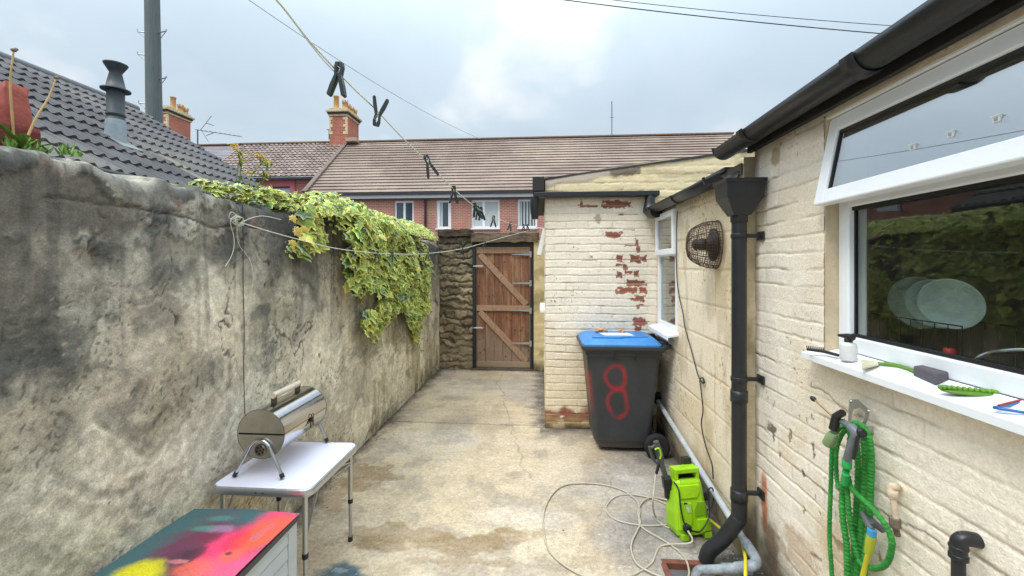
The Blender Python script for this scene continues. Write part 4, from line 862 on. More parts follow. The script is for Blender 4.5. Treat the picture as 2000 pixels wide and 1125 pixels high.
# =================================================================== WASHING LINE AND PEGS
LA = [(300,-190,.6),(470,-62,.73),(540,0,.80),(600,75,.89),(650,130,.98),(690,172,1.07),(735,215,1.18),(785,268,1.33),(830,312,1.5),(885,368,1.9),(930,405,2.35),(964,424,2.85),(1000,437,3.9),(1030,444,5.0),(1047,447,6.2)]
hk = gX(462, 432, -1.585); zf0 = -hk.x*_s+hk.y*_c; cordm = mat('pale_cord', (206, 208, 190), .7, var=.1)
pa = [at(*q) for q in LA]; i0, i1 = 1/zf0, 1/6.2
LB = [(462,432),(540,456),(640,482),(700,491),(765,496),(835,495),(902,486),(950,473),(1000,459),(1047,447)]
def zb_at(px): t = (px-462)/(1047-462); return 1/(i0+(i1-i0)*t)
pbs = [at(x, y, zb_at(x)) for x, y in LB]; pbs[0] = hk
cl = thing('washing_line', 'pale washing line strung from the left wall to the outhouse corner and back overhead', 'line', pa[-1])
MB().tube(smooth_path(pa, 10), .0021, 6).build('line', cordm, cl); MB().tube(smooth_path(pbs, 10), .0026, 6).build('line', cordm, cl)
sl2 = [at(*q) for q in ((560,22,.83),(606,86,.90),(645,132,.975),(664,148,1.0))]; MB().tube(smooth_path(sl2, 8), .0013, 5).build('loose_strand', cordm, cl)
hp = pa[-1]; o = MB().tube([hp, hp+Vector((.0, .0, .02)), Vector((.06, hp.y, hp.z))], .006, 6).build('line_hook', galv); tag(o, 'small metal hook holding the washing line at the outhouse corner', 'hook')
pegm = mat('dark_green_peg', (22, 34, 30), .4, var=.15, spec=.6); pegs_ = mat('peg_spring', (176, 180, 184), .3, metal=.9)
def make_peg():
    t = thing('clothes_peg', 'dark plastic peg', 'peg', (0,0,0), 'pegs on the washing line')
    for sgn in (-1, 1):
        # jaws at the top, crossing the spring, handles splayed below; y gives each prong real width
        prof = [(.0005, 0), (.0075, .001), (.0095, .012), (.0085, .022), (.0075, .033), (.0155, .058), (.0205, .082), (.017, .086), (.0125, .084), (.0035, .05), (.001, .034), (.0025, .026), (.0025, .014), (.0005, .010)]
        m = MB(); m.prism([Vector((x*1.15*sgn, 0, -z)) for x, z in prof], (0, -.0075, 0), (0, .0075, 0)); m.build('prong', pegm, t, .0008, fixn=True)
    m = MB(); m.tube([Vector((math.cos(a)*.0036, -.007+.014*a/18.8, -.031+math.sin(a)*.0036)) for a in [k*.45 for k in range(42)]], .0007, 5); m.tube([(.003, -.0075, -.029), (.006, -.0075, -.018), (-.001, -.0078, -.013)], .0008, 5); m.build('spring', pegs_, t); return t
peg0 = make_peg(); first = True
PEGS = [(664,122,.98,6,0,'nearest and largest peg, dark, its handles hanging down in front of the sky'),
 (734,246,1.15,190,20,'second peg from the near end, upside down with its splayed handles pointing up'),
 (831,303,1.47,-20,10,'peg pinned slanting in front of the brown roof, between the upturned peg and the gutter'),
 (886,363,1.9,0,25,'upright peg in front of the long white fascia board across the lane'),
 (926,396,2.3,-12,35,'first and leftmost peg of the trio bunched at the net-curtained far window'),
 (932,402,2.38,-8,10,'middle peg of the trio bunched at the net-curtained far window'),
 (939,404,2.47,-5,30,'rightmost peg of the trio bunched at the net-curtained far window'),
 (964,421,2.85,2,15,'lone peg hanging at the right pane of the net-curtained far window'),
 (997,434,3.9,10,20,'small peg just above the lintel between the last two far windows'),
 (1023,438,4.8,4,20,'left of two tiny pegs in front of the far window with striped blind'),
 (1030,438,5.0,-4,20,'right of two tiny pegs in front of the far window with striped blind'),
 (737,490,zb_at(737),4,15,'left peg of the pair hanging against the ivy'),
 (765,492,zb_at(765),-16,30,'right peg of the pair hanging against the ivy, tilted'),
 (835,492,zb_at(835),2,20,'peg on the lower line just past the right edge of the ivy'),
 (861,490,zb_at(861),70,10,'peg lying over sideways on the lower line by the stone wall'),
 (903,484,zb_at(903),4,20,'peg on the lower line at the left post of the gate frame'),
 (947,471,zb_at(947),3,20,'peg on the lower line in front of the gate top')]
for (px, py, zf, ang, yaw, lab) in PEGS:
    o = peg0 if first else copy_thing(peg0); first = False
    o.scale = (.93, .93, .93); o.location = at(px, py, zf); o.rotation_euler = (0, R(ang), R(yaw)); o['label'] = lab
# cord tangle and danglers on the left wall
ct_ = thing('cord_hook', 'tangle of cord knotted round a hook on the left wall', 'hook', hk)
def wl(px, py, off=.012): return gX(px, py, WX+off)
m = MB()
for k in range(5):
    rr_ = random.uniform(.016, .03); ph = random.uniform(0, 6); pts = [hk+Vector((random.uniform(.0, .02), math.cos(a+ph)*rr_*(1.2)+random.uniform(-.01,.01), math.sin(a+ph)*rr_)) for a in np.linspace(0, 7.5, 14)]; m.tube(smooth_path(pts, 4), .0016, 5)
m.build('knot', cordm, ct_)
m = MB(); m.tube([hk+Vector((-.03, 0, 0)), hk+Vector((.02, 0, 0)), hk+Vector((.03, 0, .015))], .005, 8); m.build('hook', mat('rusty_hook', (80, 58, 44), .8, var=.3), ct_)
for pts, r_, mm in (([(462,420),(450,432),(456,460),(457,480),(452,500),(440,520)], .002, cordm), ([(464,436),(463,458),(468,480),(483,500),(492,520),(494,550),(485,590),(479,612)], .0014, cordm), ([(470,436),(490,426),(515,422),(549,429)], .002, cordm), ([(462,420),(452,414),(447,424),(452,428)], .0018, cordm)):
    MB().tube(smooth_path([wl(x, y, .02 if i < 2 else .012) for i, (x, y) in enumerate(pts)], 6), r_, 5).build('loose_end', mm, ct_)
o = MB().tube(smooth_path([wl(*q) for q in ((473,400),(475,470),(475,560),(477,640),(476,720),(478,800),(480,822))], 6), .0022, 6).build('wall_cable', mat('dark_cable', (58, 52, 46), .7)); tag(o, 'thin dark cable running straight down the left wall to the barbecue', 'cable')

# =================================================================== IVY
random.seed(11)
leafm = mat('variegated_leaf', attr=True, rough=.45, var=.15, vscale=30)
for mm in (leafm,):
    b_ = mm.node_tree.nodes['Principled BSDF']; b_.inputs['Subsurface Weight'].default_value = 0
OUT = [(0,-.42),(.16,-.30),(.40,-.34),(.36,-.08),(.50,.12),(.24,.20),(.16,.38),(0,.60),(-.16,.38),(-.24,.20),(-.50,.12),(-.36,-.08),(-.40,-.34),(-.16,-.30)]
def leaf(mb, p, nrm, tip, s_, cg, cm):
    nrm = nrm.normalized(); tip = (tip-nrm*tip.dot(nrm)); tip = tip.normalized() if tip.length > 1e-4 else Vector((0,0,-1)).cross(nrm).normalized(); sx = tip.cross(nrm)
    vs = [p+nrm*.04*s_]; cs = [cg]; n_ = len(OUT)
    for (x, y) in OUT: vs.append(p+(sx*x*.62+tip*y*.62+nrm*(-abs(x)*.10+.02))*s_); cs.append(cg)
    for (x, y) in OUT: vs.append(p+(sx*x+tip*y+nrm*(-abs(x)*.28-abs(y)*.10))*s_); cs.append(cm)
    fs = [(0, 1+i, 1+(i+1) % n_) for i in range(n_)]+[(1+i, 1+n_+i, 1+n_+(i+1) % n_, 1+(i+1) % n_) for i in range(n_)]
    mb.add(vs, fs, False, 0, cs)
def inpoly(x, y, poly):
    c = False; j = len(poly)-1
    for i in range(len(poly)):
        xi, yi = poly[i]; xj, yj = poly[j]
        if (yi > y) != (yj > y) and x < (xj-xi)*(y-yi)/(yj-yi)+xi: c = not c
        j = i
    return c
HANG = [(632,395),(700,405),(760,438),(815,470),(832,485),(838,520),(836,560),(837,600),(826,618),(817,622),(821,655),(812,665),(806,640),(798,618),(788,604),(765,612),(752,632),(745,654),(728,655),(714,640),(716,615),(738,600),(746,585),(742,566),(716,560),(700,572),(684,560),(678,538),(684,515),(676,505),(695,500),(690,470),(668,450),(645,436)]
SPRIG = [(592,402),(622,410),(626,440),(634,470),(628,484),(600,486),(590,498),(566,494),(566,482),(585,470),(598,455),(600,430)]
iv = thing('ivy', 'yellow and green variegated ivy spilling over the left wall towards the gate', 'ivy', (-1.6, 5, 2))
lf = MB(); stems = []
def leafcol():
    r_ = random.random(); k = random.uniform(.7, 1.25)
    if r_ < .66: cg = lin(122, 142, 50); cm = lin(234, 226, 118)
    elif r_ < .82: cg = lin(78, 112, 46); cm = lin(182, 200, 88)
    elif r_ < .94: cg = lin(186, 182, 72); cm = lin(222, 216, 130)
    else: cg = lin(58, 94, 50); cm = lin(190, 204, 150)
    return cg*k, np.minimum(cm*k, .8)
def area_leaves(poly, n, off, size, yr, zr):
    c = 0; tries = 0
    while c < n and tries < n*80:
        tries += 1; y = random.uniform(*yr); z = random.uniform(*zr)
        # clumps: bulges and hollows over the curtain
        q = float(vnoise(np.array([y*4.0]), np.array([z*4.0]), 801)[0]); q2 = float(vnoise(np.array([y*8]), np.array([z*8]), 802)[0])
        d_ = off*(.2+q*1.25)*random.uniform(.35, 1.0)+.012
        p = Vector((WX+d_, y, z+d_*.2)); u, v = proj(*p)
        if not inpoly(u+random.uniform(-5, 5), v+random.uniform(-6, 6), poly): continue
        if q2 < .33 and random.random() < .9: continue
        nr = Vector((1, random.uniform(-1.0, .5), random.uniform(-.1, 1.2))); tip = Vector((.25, random.uniform(-.9, .9), -1))
        near_ = max(0, 4.6-y)*.02
        cg, cm = leafcol(); leaf(lf, p, nr, tip, (size+near_)*random.choice((.5, .7, .9, 1, 1.1, 1.35)), cg, cm); c += 1
        if c % 14 == 0: stems.append(p)
area_leaves(HANG, 4300, .19, .058, (3.0, 6.35), (.4, 2.1))
area_leaves(SPRIG, 120, .05, .062, (2.6, 3.6), (1.3, 2.0))
shoots = []
def shoot(pts, n, size, off=.05):
    P3 = smooth_path([gX(x, y, WX+off) for x, y in pts], 10); shoots.append(P3)
    for i in range(n):
        q = P3[int(i/n*(len(P3)-1))]; p = q+Vector((random.uniform(0, .03), random.uniform(-.04, .04), random.uniform(-.03, .03)))
        cg, cm = leafcol(); leaf(lf, p, Vector((1, random.uniform(-1, .5), random.uniform(0, 1))), Vector((.2, random.uniform(-1, 1), -.8)), size*random.uniform(.5, 1.1)*(1-.4*i/n), cg, cm)
for pts, n_ in (([(800,600),(806,640),(818,672),(824,690)], 22), ([(790,600),(800,620),(812,640)], 12), ([(690,540),(682,556),(690,575)], 9), ([(730,640),(722,655),(728,668),(738,664)], 14), ([(835,520),(846,535),(852,545)], 8), ([(760,612),(764,628),(758,640)], 8), ([(678,500),(668,506),(662,502)], 6), ([(832,585),(842,600),(838,622)], 9), ([(705,560),(708,580),(702,592)], 7), ([(640,418),(652,440),(648,456)], 9), ([(566,482),(560,494),(564,502)], 5), ([(826,500),(840,512),(846,520)], 8), ([(745,590),(738,612),(744,625)], 9)): shoot(pts, n_, .058)
n_cr = 0
for i in range(4600):
    y = 1.9+3.75*random.random()**.8; g_ = float(sm(2.0, 3.3, np.array(y)))
    if y < 2.8 and random.random() < .5: continue
    hmax = .05+.12*g_+.05*float(vnoise(np.array([y*2.2]), np.array([3.]), 805)[0]); w_ = .05+.17*g_
    u_ = random.uniform(-1, 1); h_ = hmax*(1-abs(u_)**2.2)*random.uniform(.5, 1.0)
    if g_ < .6 and u_ > .35: u_ -= .5
    p = Vector((WX-.06+u_*w_, y, WT+h_+.01)); nr = Vector((u_*.9+random.uniform(-.4, .5), random.uniform(-1.0, .3), random.uniform(.25, 1))); tip = Vector((u_+random.uniform(-.6,.6), random.uniform(-1,1), -.4))
    cg, cm = leafcol(); cm = np.minimum(cm*1.1, .85); leaf(lf, p, nr, tip, .054*random.choice((.5, .7, .85, 1, 1.25))*(.75+.35*g_), cg, cm)
# leaves already gone yellow on the hanging sprig
for k in range(26):
    p = gX(random.uniform(572, 625), random.uniform(425, 495), WX+.05); leaf(lf, p, Vector((1, random.uniform(-.8,.2), .4)), Vector((.2, random.uniform(-.6,.6), -1)), .06, lin(196,160,52)*.9, lin(222,200,110)*.9)
lf.build('leaves', leafm, iv)
STM = []; rnd = random.Random(5)
for k in range(36):
    y = rnd.uniform(3.2, 6.2); z = WT+.03; pts = [(WX-.05, y, z), (WX+.03, y+.02, z-.02)]
    for q in range(5):
        y += rnd.uniform(-.09, .05); z -= rnd.uniform(.06, .16)
        u, v = proj(WX+.02, y, z)
        if not inpoly(u, v, HANG): break
        pts.append((WX+.03+rnd.uniform(0, .03), y, z))
    STM.append((smooth_path(pts, 4), .0035))
STM.append((smooth_path([gX(x, y, WX+.03) for x, y in ((600,405),(612,440),(606,470),(585,484))], 6), .004))
STM += [(P3, .0022) for P3 in shoots]
ivs = mat('ivy_stem', (92, 74, 50), .9, var=.3, vscale=30)
for P3, r_ in STM: MB().tube(P3, r_, 5).build('stem', ivs, iv)

# weeds: yellow-flowered ragwort, two tall seed stalks, low tufts
stalk = mat('weed_stalk', (122, 130, 62), .7, var=.2, vscale=20); drystalk = mat('dry_stalk', (176, 146, 98), .8, var=.2, vscale=20); greenleaf = mat('weed_leaf', (96, 132, 46), .6, var=.3, vscale=25); yel = mat('ragwort_yellow', (226, 186, 24), .6, var=.2, vscale=40)
rw = thing('ragwort', 'straggly ragwort with yellow flower heads growing behind the ivy crest', 'plant', gX(478, 385, -1.8))
m = MB(); lm_ = MB(); fm = MB(); RXx = -1.80
for (pts, fl2) in (([(470,385),(462,350),(466,320),(474,305)], [(452,283),(458,290),(466,296),(472,300),(478,303),(462,285)]),
    ([(478,385),(490,345),(505,325),(515,318)], [(492,302),(500,303),(508,306),(515,309),(512,303)]),
    ([(482,388),(505,360),(520,335),(530,324)], [(524,314),(530,322),(537,324),(522,318)]),
    ([(472,388),(468,360),(470,335),(473,318)], [(471,311),(476,313)]),
    ([(485,388),(500,370),(515,352),(522,344)], [(516,342),(524,340),(518,350),(484,335),(489,338)]), ([(490,388),(520,374),(540,372)], [])):
    P3 = [gX(x, y, RXx+i*.01) for i, (x, y) in enumerate(pts)]; m = MB(); m.tube(smooth_path(P3, 5), .003, 5)
    for (x, y) in fl2:
        q = gX(x, y, RXx+random.uniform(-.02,.02))
        for k in range(5): fm.ell(q+Vector((random.uniform(-.012,.012), random.uniform(-.014,.014), random.uniform(-.006,.006))), (.007, .007, .0035), 7, 4)
        m.tube([P3[-1], q], .0014, 4)
    m.build('stem', stalk, rw)
    sp2 = smooth_path(P3, 5)
    for q in sp2[::2]:
        for k in range(3):
            d = Vector((random.uniform(-1,1), random.uniform(-1,1), random.uniform(-.2,.8))).normalized(); l_ = random.uniform(.03, .07); sd2 = d.cross(Vector((0,0,1))).normalized()*.006
            lm_.add([q, q+d*l_*.5+sd2, q+d*l_, q+d*l_*.5-sd2], [(0,1,2,3)])
lm_.build('leaves', greenleaf, rw); fm.build('flowers', yel, rw)
def stalk_weed(label, pts, X, rosette):
    t = thing('weed', label, 'weed', gX(*pts[0], X)); P3 = [gX(x, y, X) for x, y in pts]; n_ = len(P3)
    sp2 = smooth_path(P3, 6); MB().tube(sp2, list(np.linspace(.0045, .0025, len(sp2))), 6).build('stalk', drystalk, t)
    q = P3[-1]; MB().ell(q, (.008, .008, .006), 8, 5).ell(q+Vector((0, .006, .006)), (.006, .006, .005), 8, 5).build('seed_head', mat('seed_head', (120, 110, 96), .9, var=.4, vscale=50), t)
    lm_ = MB(); b0 = P3[0]
    for k in range(rosette):
        a = random.uniform(0, 6.28); d = Vector((math.cos(a)*.6, math.sin(a), random.uniform(.4, 1.4))).normalized(); l_ = random.uniform(.05, .10); sd2 = d.cross(Vector((0,0,1))).normalized()*.014
        lm_.add([b0, b0+d*l_*.4+sd2*.6, b0+d*l_*.75+sd2, b0+d*l_+Vector((0,0,-.01)), b0+d*l_*.75-sd2, b0+d*l_*.4-sd2*.6], [(0,1,2,3,4,5)])
    if rosette: lm_.build('leaves', greenleaf, t)
stalk_weed('taller upright dry weed stalk standing in front of the red brick stub', [(28,292),(24,230),(20,160),(27,98)], -1.75, 7)
stalk_weed('leaning pale weed stalk rising to the right of the red brick stub', [(45,290),(68,235),(95,190),(110,152)], -1.72, 10)
tf = thing('grass_tuft', 'low green weed tufts along the left end of the wall crest', 'weeds', gX(80, 300, -1.7)); m = MB()
for (cx_, cy_, n_, hh) in ((60,292,30,.04),(85,295,26,.03),(128,298,26,.05),(150,302,14,.03),(20,284,20,.04)):
    for k in range(n_):
        q = gX(cx_+random.uniform(-12,12), cy_+4, -1.70+random.uniform(-.05,.03)); d = Vector((random.uniform(-.5,.5), random.uniform(-.8,.8), 1)).normalized(); sd2 = Vector((random.uniform(-1,1), random.uniform(-1,1), 0)).normalized()*.004; l_ = hh*random.uniform(.5,1.1)
        m.add([q-sd2, q+sd2, q+d*l_*.6+sd2*.8, q+d*l_, q+d*l_*.6-sd2*.8], [(0,1,2,3,4)])
m.build('blades', greenleaf, tf)

# =================================================================== STEEL DOWNPIPE, PIPES, CABLES ON THE RIGHT
DX, DY = 1.028, 2.285
dp_ = thing('downpipe', 'black plastic downpipe with hopper head running down the cream wall', 'downpipe', (DX, DY, 0))
m = MB(); m.tube([(DX, DY, 1.88), (DX, DY, .30)], .0365, 20)
m.build('pipe', plastic, dp_)
e = gZ(1378, 1085, .05)
m = MB(); m.tube(smooth_path([(DX, DY, .36), (DX, DY, .29), (DX-.012, DY-.0, .26), (DX+(e.x-DX)*.5, DY+(e.y-DY)*.5, .15), (e.x+.02, e.y, .075), (e.x, e.y, .02)], 5), .0385, 18); m.build('shoe', plastic, dp_)
for z in (1.86, .92, .40): m = MB(); m.lathe([(.0365, -.03), (.042, -.028), (.042, .028), (.0365, .03)], (DX, DY, z), seg=20); m.build('collar', plastic, dp_)
for py in (463, 732, 946):
    z = 1.6-(py-520)*2.29/820; m = MB(); m.lathe([(.0365, -.012), (.041, -.011), (.041, .011), (.0365, .012)], (DX, DY, z), seg=18); m.bx(DX+.03, NX-.001, DY-.006, DY+.012, z-.010, z+.010); m.bx(NX-.014, NX-.002, DY-.03, DY+.03, z-.022, z+.022); m.build('bracket', plastic, dp_, .002)
m = MB(); hx0, hx1 = DX-.10, DX+.105; zt_, zm, zb_ = 2.05, 1.955, 1.865
def hop(a, b, y0, y1, z): return [(a, y0, z), (b, y0, z), (b, y1, z), (a, y1, z)]
rings = [hop(hx0, hx1, DY-.08, DY+.09, zt_), hop(hx0, hx1, DY-.08, DY+.09, zt_-.018), hop(hx0+.008, hx1-.008, DY-.074, DY+.085, zt_-.02), hop(hx0+.012, hx1-.012, DY-.07, DY+.08, zm), hop(DX-.042, DX+.042, DY-.042, DY+.042, zb_)]
vs = [q for r_ in rings for q in r_]; fs = [(i*4+k, i*4+(k+1) % 4, i*4+4+(k+1) % 4, i*4+4+k) for i in range(4) for k in range(4)]+[(16,17,18,19)]
m.add(vs, fs); m.build('hopper', plastic, dp_, .003, fixn=True)
m = MB(); m.add([(hx0+.01, DY-.07, zt_-.03), (hx1-.01, DY-.07, zt_-.03), (hx1-.01, DY+.08, zt_-.03), (hx0+.01, DY+.08, zt_-.03)], [(0,1,2,3)]); m.build('hopper_sheet', mat('hopper_dark', (30,30,28), .3), dp_)  # flat dark sheet across the hopper, just below its rim
# grey waste pipe along the foot of the wall
wp = thing('waste_pipe', 'pale grey waste pipe sloping along the foot of the right wall to the drain', 'pipe', (1.05, 3, 0))
wpm = mat('grey_pipe', (172, 176, 180), .5, var=.2, vscale=14, bump=.1); wpd = mat('worn_grey_pipe', (120, 130, 140), .5, var=.45, vscale=16, bump=.1, alt=(176, 184, 190))
A_ = gX(1283, 780, 1.045); B2 = gX(1395, 960, 1.045); E_ = gX(1476, 1092, 1.06)
m = MB(); m.tube([A_, A_.lerp(E_, .96)], .0195, 14); m.build('pipe', wpm, wp)
m = MB(); m.tube(smooth_path([(BX-.005, A_.y+.03, A_.z+.03), A_+Vector((.0, .025, .02)), A_+Vector((0, -.03, -.012))], 5), .031, 12); m.build('elbow', mat('black_elbow', (30, 30, 32), .5), wp)
F_ = gZ(1362, 1112, .075); mpt = E_.copy()
m = MB(); m.tube(smooth_path([E_.lerp(A_, .06), E_, E_+Vector((-.03, -.03, -.012)), Vector((E_.x-.09, F_.y+.012, .085))], 6), .0255, 12); m.tube([Vector((E_.x-.02, F_.y+.012, .083)), Vector((E_.x-.16, F_.y+.008, .08)) ], .0245, 12); m.build('elbow', wpd, wp)
m = MB(); m.tube(smooth_path([Vector((E_.x-.08, F_.y+.01, .082)), Vector((F_.x+.05, F_.y, .075)), Vector((F_.x+.005, F_.y, .068)), Vector((F_.x-.012, F_.y-.002, .02)), Vector((F_.x-.012, F_.y-.004, -.03))], 5), .0215, 12); m.build('outlet', wpd, wp)
gu = thing('drain_gully', 'square drain gully with red clay rim where the pipes empty', 'drain', (.78, 2.2, 0))
m = MB()
for a, b in (((gx0-.02, gx1+.02), (gy1-.0, gy1+.035)), ((gx0-.02, gx1+.02), (gy0-.03, gy0)), ((gx0-.03, gx0), (gy0, gy1)), ((gx1, gx1+.03), (gy0, gy1))): m.bx(a[0], a[1], b[0], b[1], -.18, .0135)
m.build('rim', mat('clay_rim', (112, 66, 50), .85, var=.4, vscale=16, bump=.5), gu, .004)
m = MB(); m.bx(gx0-.02, gx1+.02, gy0-.02, gy1+.02, -.20, -.175); m.build('basin', mat('drain_muck', (34, 30, 26), .6, var=.5, vscale=14, bump=.6), gu)
# power cable down the block wall
cab = mat('black_cable', (26, 26, 28), .5)
CX_ = BX-.012; pts = [(1323,412),(1321,470),(1322,540),(1326,575),(1334,612),(1338,640),(1352,690),(1362,728),(1369,744),(1376,748),(1373,738),(1367,742),(1369,760),(1373,800),(1370,830),(1378,870),(1390,905),(1393,935)]
o = MB().tube(smooth_path([gX(x, y, CX_ if i < 12 else CX_-.01) for i, (x, y) in enumerate(pts)], 6), .0042, 7).build('power_cable', cab); tag(o, 'black power cable hanging down the block wall from the small window to the pressure washer', 'cable')
q = gX(1368, 744, CX_); m = MB(); m.tube([q+Vector((.015, .02*math.cos(a), .02*math.sin(a))) for a in np.linspace(0, 6.0, 14)], .004, 6); tag(m.build('cable_eye', mat('rusty_eye', (96, 66, 46), .8, var=.3)), 'small rusty eye ring in the block wall holding the black cable', 'ring')
# heater in its cage
hc = gX(1408, 481, BX-.005); hc = Vector((BX-.004, 2.72, 1.735)); ht = thing('patio_heater', 'black electric wall heater inside a rusty egg-shaped wire cage', 'heater', hc)
hm = mat('heater_black', (34, 30, 30), .55, var=.3, vscale=20); wm = mat('rusty_wire', (84, 60, 48), .6, metal=.3, var=.4, vscale=40)
axh = Vector((-1, .12, .02)).normalized()
m = MB(); m.lathe([(.098, .008), (.104, .016), (.100, .03), (.045, .042), (.04, .06)], hc, axh, 24); m.build('base', hm, ht)
m = MB(); m.lathe([(.03, .04), (.032, .06), (.038, .065), (.038, .10), (.032, .105), (.036, .12), (.026, .138)], hc, axh, 18); m.build('element', hm, ht)
cg_ = MB(); prof = [(.146, .0), (.150, .03), (.144, .06), (.134, .09), (.120, .12), (.104, .145), (.088, .160), (.05, .172), (.012, .176)]
a_ = Vector((0, 0, 1)); u_ = axh.cross(a_).normalized(); v_ = axh.cross(u_)
def cp(r_, h_, t_): return hc+axh*h_+u_*math.cos(t_)*r_*.92+v_*math.sin(t_)*r_
prf = [(np.interp(k/17, np.linspace(0,1,len(prof)), [p_[0] for p_ in prof]), np.interp(k/17, np.linspace(0,1,len(prof)), [p_[1] for p_ in prof])) for k in range(18)]
for k, (r_, h_) in enumerate(prf): cg_.tube([cp(r_, h_, t_) for t_ in np.linspace(0, 2*math.pi, 33)[:-1]], .0013, 4, closed=True)
for k in range(48): t_ = 2*math.pi*k/48; cg_.tube([cp(r_, h_, t_) for r_, h_ in prf], .0013, 4)
cg_.build('mesh_cage', wm, ht)
m = MB(); m.tube([cp(.151, .0, t_) for t_ in np.linspace(0, 2*math.pi, 33)[:-1]], .004, 6, closed=True); m.tube([cp(.137, .085, t_) for t_ in np.linspace(0, 2*math.pi, 33)[:-1]], .003, 6, closed=True)
for k in range(4): t_ = .5+math.pi*k/2; m.tube([cp(r_+.001, h_, t_) for r_, h_ in prf], .0028, 5)
m.build('cage_frame', wm, ht)
# little overflow pipe
q = gX(1454, 880, NX); m = MB(); m.tube(smooth_path([q+Vector((.01, .02, .0)), q+Vector((-.035, .0, -.002)), q+Vector((-.045, -.03, -.008)), q+Vector((-.04, -.11, -.03))], 5), .009, 10); tag(m.build('overflow_pipe', mat('painted_pipe', (222, 208, 182), .6, var=.15, vscale=20)), 'thin cream painted overflow pipe stub sticking out right of the downpipe', 'pipe')
# =================================================================== WHEELIE BIN
def loft(m, rings, smooth=True, cols=None, cap=(True, True), mi=0):
    n = len(rings[0]); vs = [q for r_ in rings for q in r_]
    fs = [(i*n+k, i*n+(k+1) % n, (i+1)*n+(k+1) % n, (i+1)*n+k) for i in range(len(rings)-1) for k in range(n)]
    c = None if cols is None else [q for r_ in cols for q in r_]
    m.add(vs, fs, smooth, mi, c)
    if cap[0]: m.add(rings[0], [tuple(range(n))[::-1]], False, mi, None if cols is None else cols[0])
    if cap[1]: m.add(rings[-1], [tuple(range(n))], False, mi, None if cols is None else cols[-1])
def rrect(x0, x1, y0, y1, r, z, nx=6, ny=6, nc=4):
    p = []
    for (cx_, cy_, a0) in ((x1-r, y0+r, -90), (x1-r, y1-r, 0), (x0+r, y1-r, 90), (x0+r, y0+r, 180)):
        for k in range(nc+1): a = R(a0+90*k/nc); p.append((cx_+r*math.cos(a), cy_+r*math.sin(a), z))
        if a0 == -90: p += [(x1, y0+r+(y1-y0-2*r)*k/ny, z) for k in range(1, ny)]
        if a0 == 0: p += [(x1-r-(x1-x0-2*r)*k/6, y1, z) for k in range(1, 6)]
        if a0 == 90: p += [(x0, y1-r-(y1-y0-2*r)*k/ny, z) for k in range(1, ny)]
        if a0 == 180: p += [(x0+r+(x1-x0-2*r)*k/nx, y0, z) for k in range(1, nx)]
    return p
bn = thing('wheelie_bin', 'dark grey wheeled bin with blue lid and red sprayed number 8', 'bin', (.7, 3.8, 0))
binm = mat('bin_plastic', attr=True, rough=.5, var=.14, vscale=14, bump=.15, bscale=160)
rings = []; cols = []
e0, e1 = gY(1203, 737, 3.59), gY(1204, 788, 3.60)
for i in range(131):
    t = i/130; z = .045+t*.845; x0 = .445-.075*t; x1 = .905+.085*t; y0 = 3.63-.05*t; y1 = 4.03+.06*t; ins = max(0, .03*(1-t*12)); fl_ = .012 if z > .84 else 0
    rg = rrect(x0+ins-fl_, x1-ins+fl_, y0+ins-fl_, y1-ins+fl_, .045, z, 110, 40, 4); rings.append(rg)
    A3 = np.array(rg); c = np.zeros((len(rg), 3))+lin(54, 56, 59)
    n_ = fbm(A3[:, 0]*9+A3[:, 1]*9, A3[:, 2]*5, 900); c = c*(.85+.3*n_[:, None])
    X_, Z_ = A3[:, 0]+.008*np.sin(A3[:, 2]*30), A3[:, 2]; near = A3[:, 1] < y0+ins-fl_+.02
    for (ee, rx, rz) in ((e0, .082, .098), (e1, .080, .122)):
        d = np.abs(np.sqrt(((X_-ee.x-(.012 if ee is e1 else 0))/rx)**2+((Z_-ee.z)/rz)**2)-1)*.09
        gap = 1-.75*((ee is e1)*sm(-.04, -.10, Z_-ee.z)*(X_ < ee.x+.02))
        mk = np.exp(-(d/.0165)**2)*near*gap*(.4+.5*fbm(X_*14, Z_*14, 909)); c = mixc(c, lin(168, 34, 46), mk)
    left = A3[:, 0] < x0+.02; c = mixc(c, lin(128, 50, 42), left*sm(.3, .5, Z_)*(1-sm(.66, .74, Z_))*.8*sm(.3, .6, fbm(A3[:, 1]*9, Z_*5, 903)+.15))
    c = mixc(c, lin(120, 112, 98), (1-sm(.04, .14, Z_))*.35)
    cols.append([tuple(q) for q in c])
m = MB(); loft(m, rings, True, cols); m.build('body', binm, bn)
dkp = mat('dark_bin_plastic', (50, 52, 55), .5, var=.12, vscale=10, bump=.1)
m = MB(); loft(m, [rrect(.345, 1.005, 3.545, 4.115, .03, .885), rrect(.325, 1.02, 3.53, 4.13, .03, .905), rrect(.325, 1.02, 3.53, 4.13, .03, .93), rrect(.345, 1.0, 3.55, 4.11, .03, .935)], False); m.build('rim', dkp, bn, .003)
for x in (.60, .78): 
    m = MB(); m.bx(x, x+.008, 3.565, 3.59, .80, .885); m.build('rib', dkp, bn)
blue = mat('blue_lid', (46, 118, 184), .42, var=.10, vscale=9, bump=.12, alt=(60, 134, 200))
m = MB()
rr = [rrect(.335, .985, 3.54, 4.12, .035, .932), rrect(.335, .99, 3.54, 4.12, .035, .946), rrect(.355, .97, 3.56, 4.10, .05, .962), rrect(.385, .95, 3.60, 4.06, .06, .986), rrect(.42, .92, 3.64, 4.02, .06, .992)]
loft(m, rr, False); m.prism([Vector((.42, 3.61, 0)), Vector((.66, 3.605, 0)), Vector((.70, 3.63, 0)), Vector((.9, 3.66, 0)), Vector((.9, 3.685, 0)), Vector((.46, 3.67, 0)), Vector((.42, 3.64, 0))], (0,0,.972), (0,0,1.002))
ld = m.build('lid', blue, bn, .006)
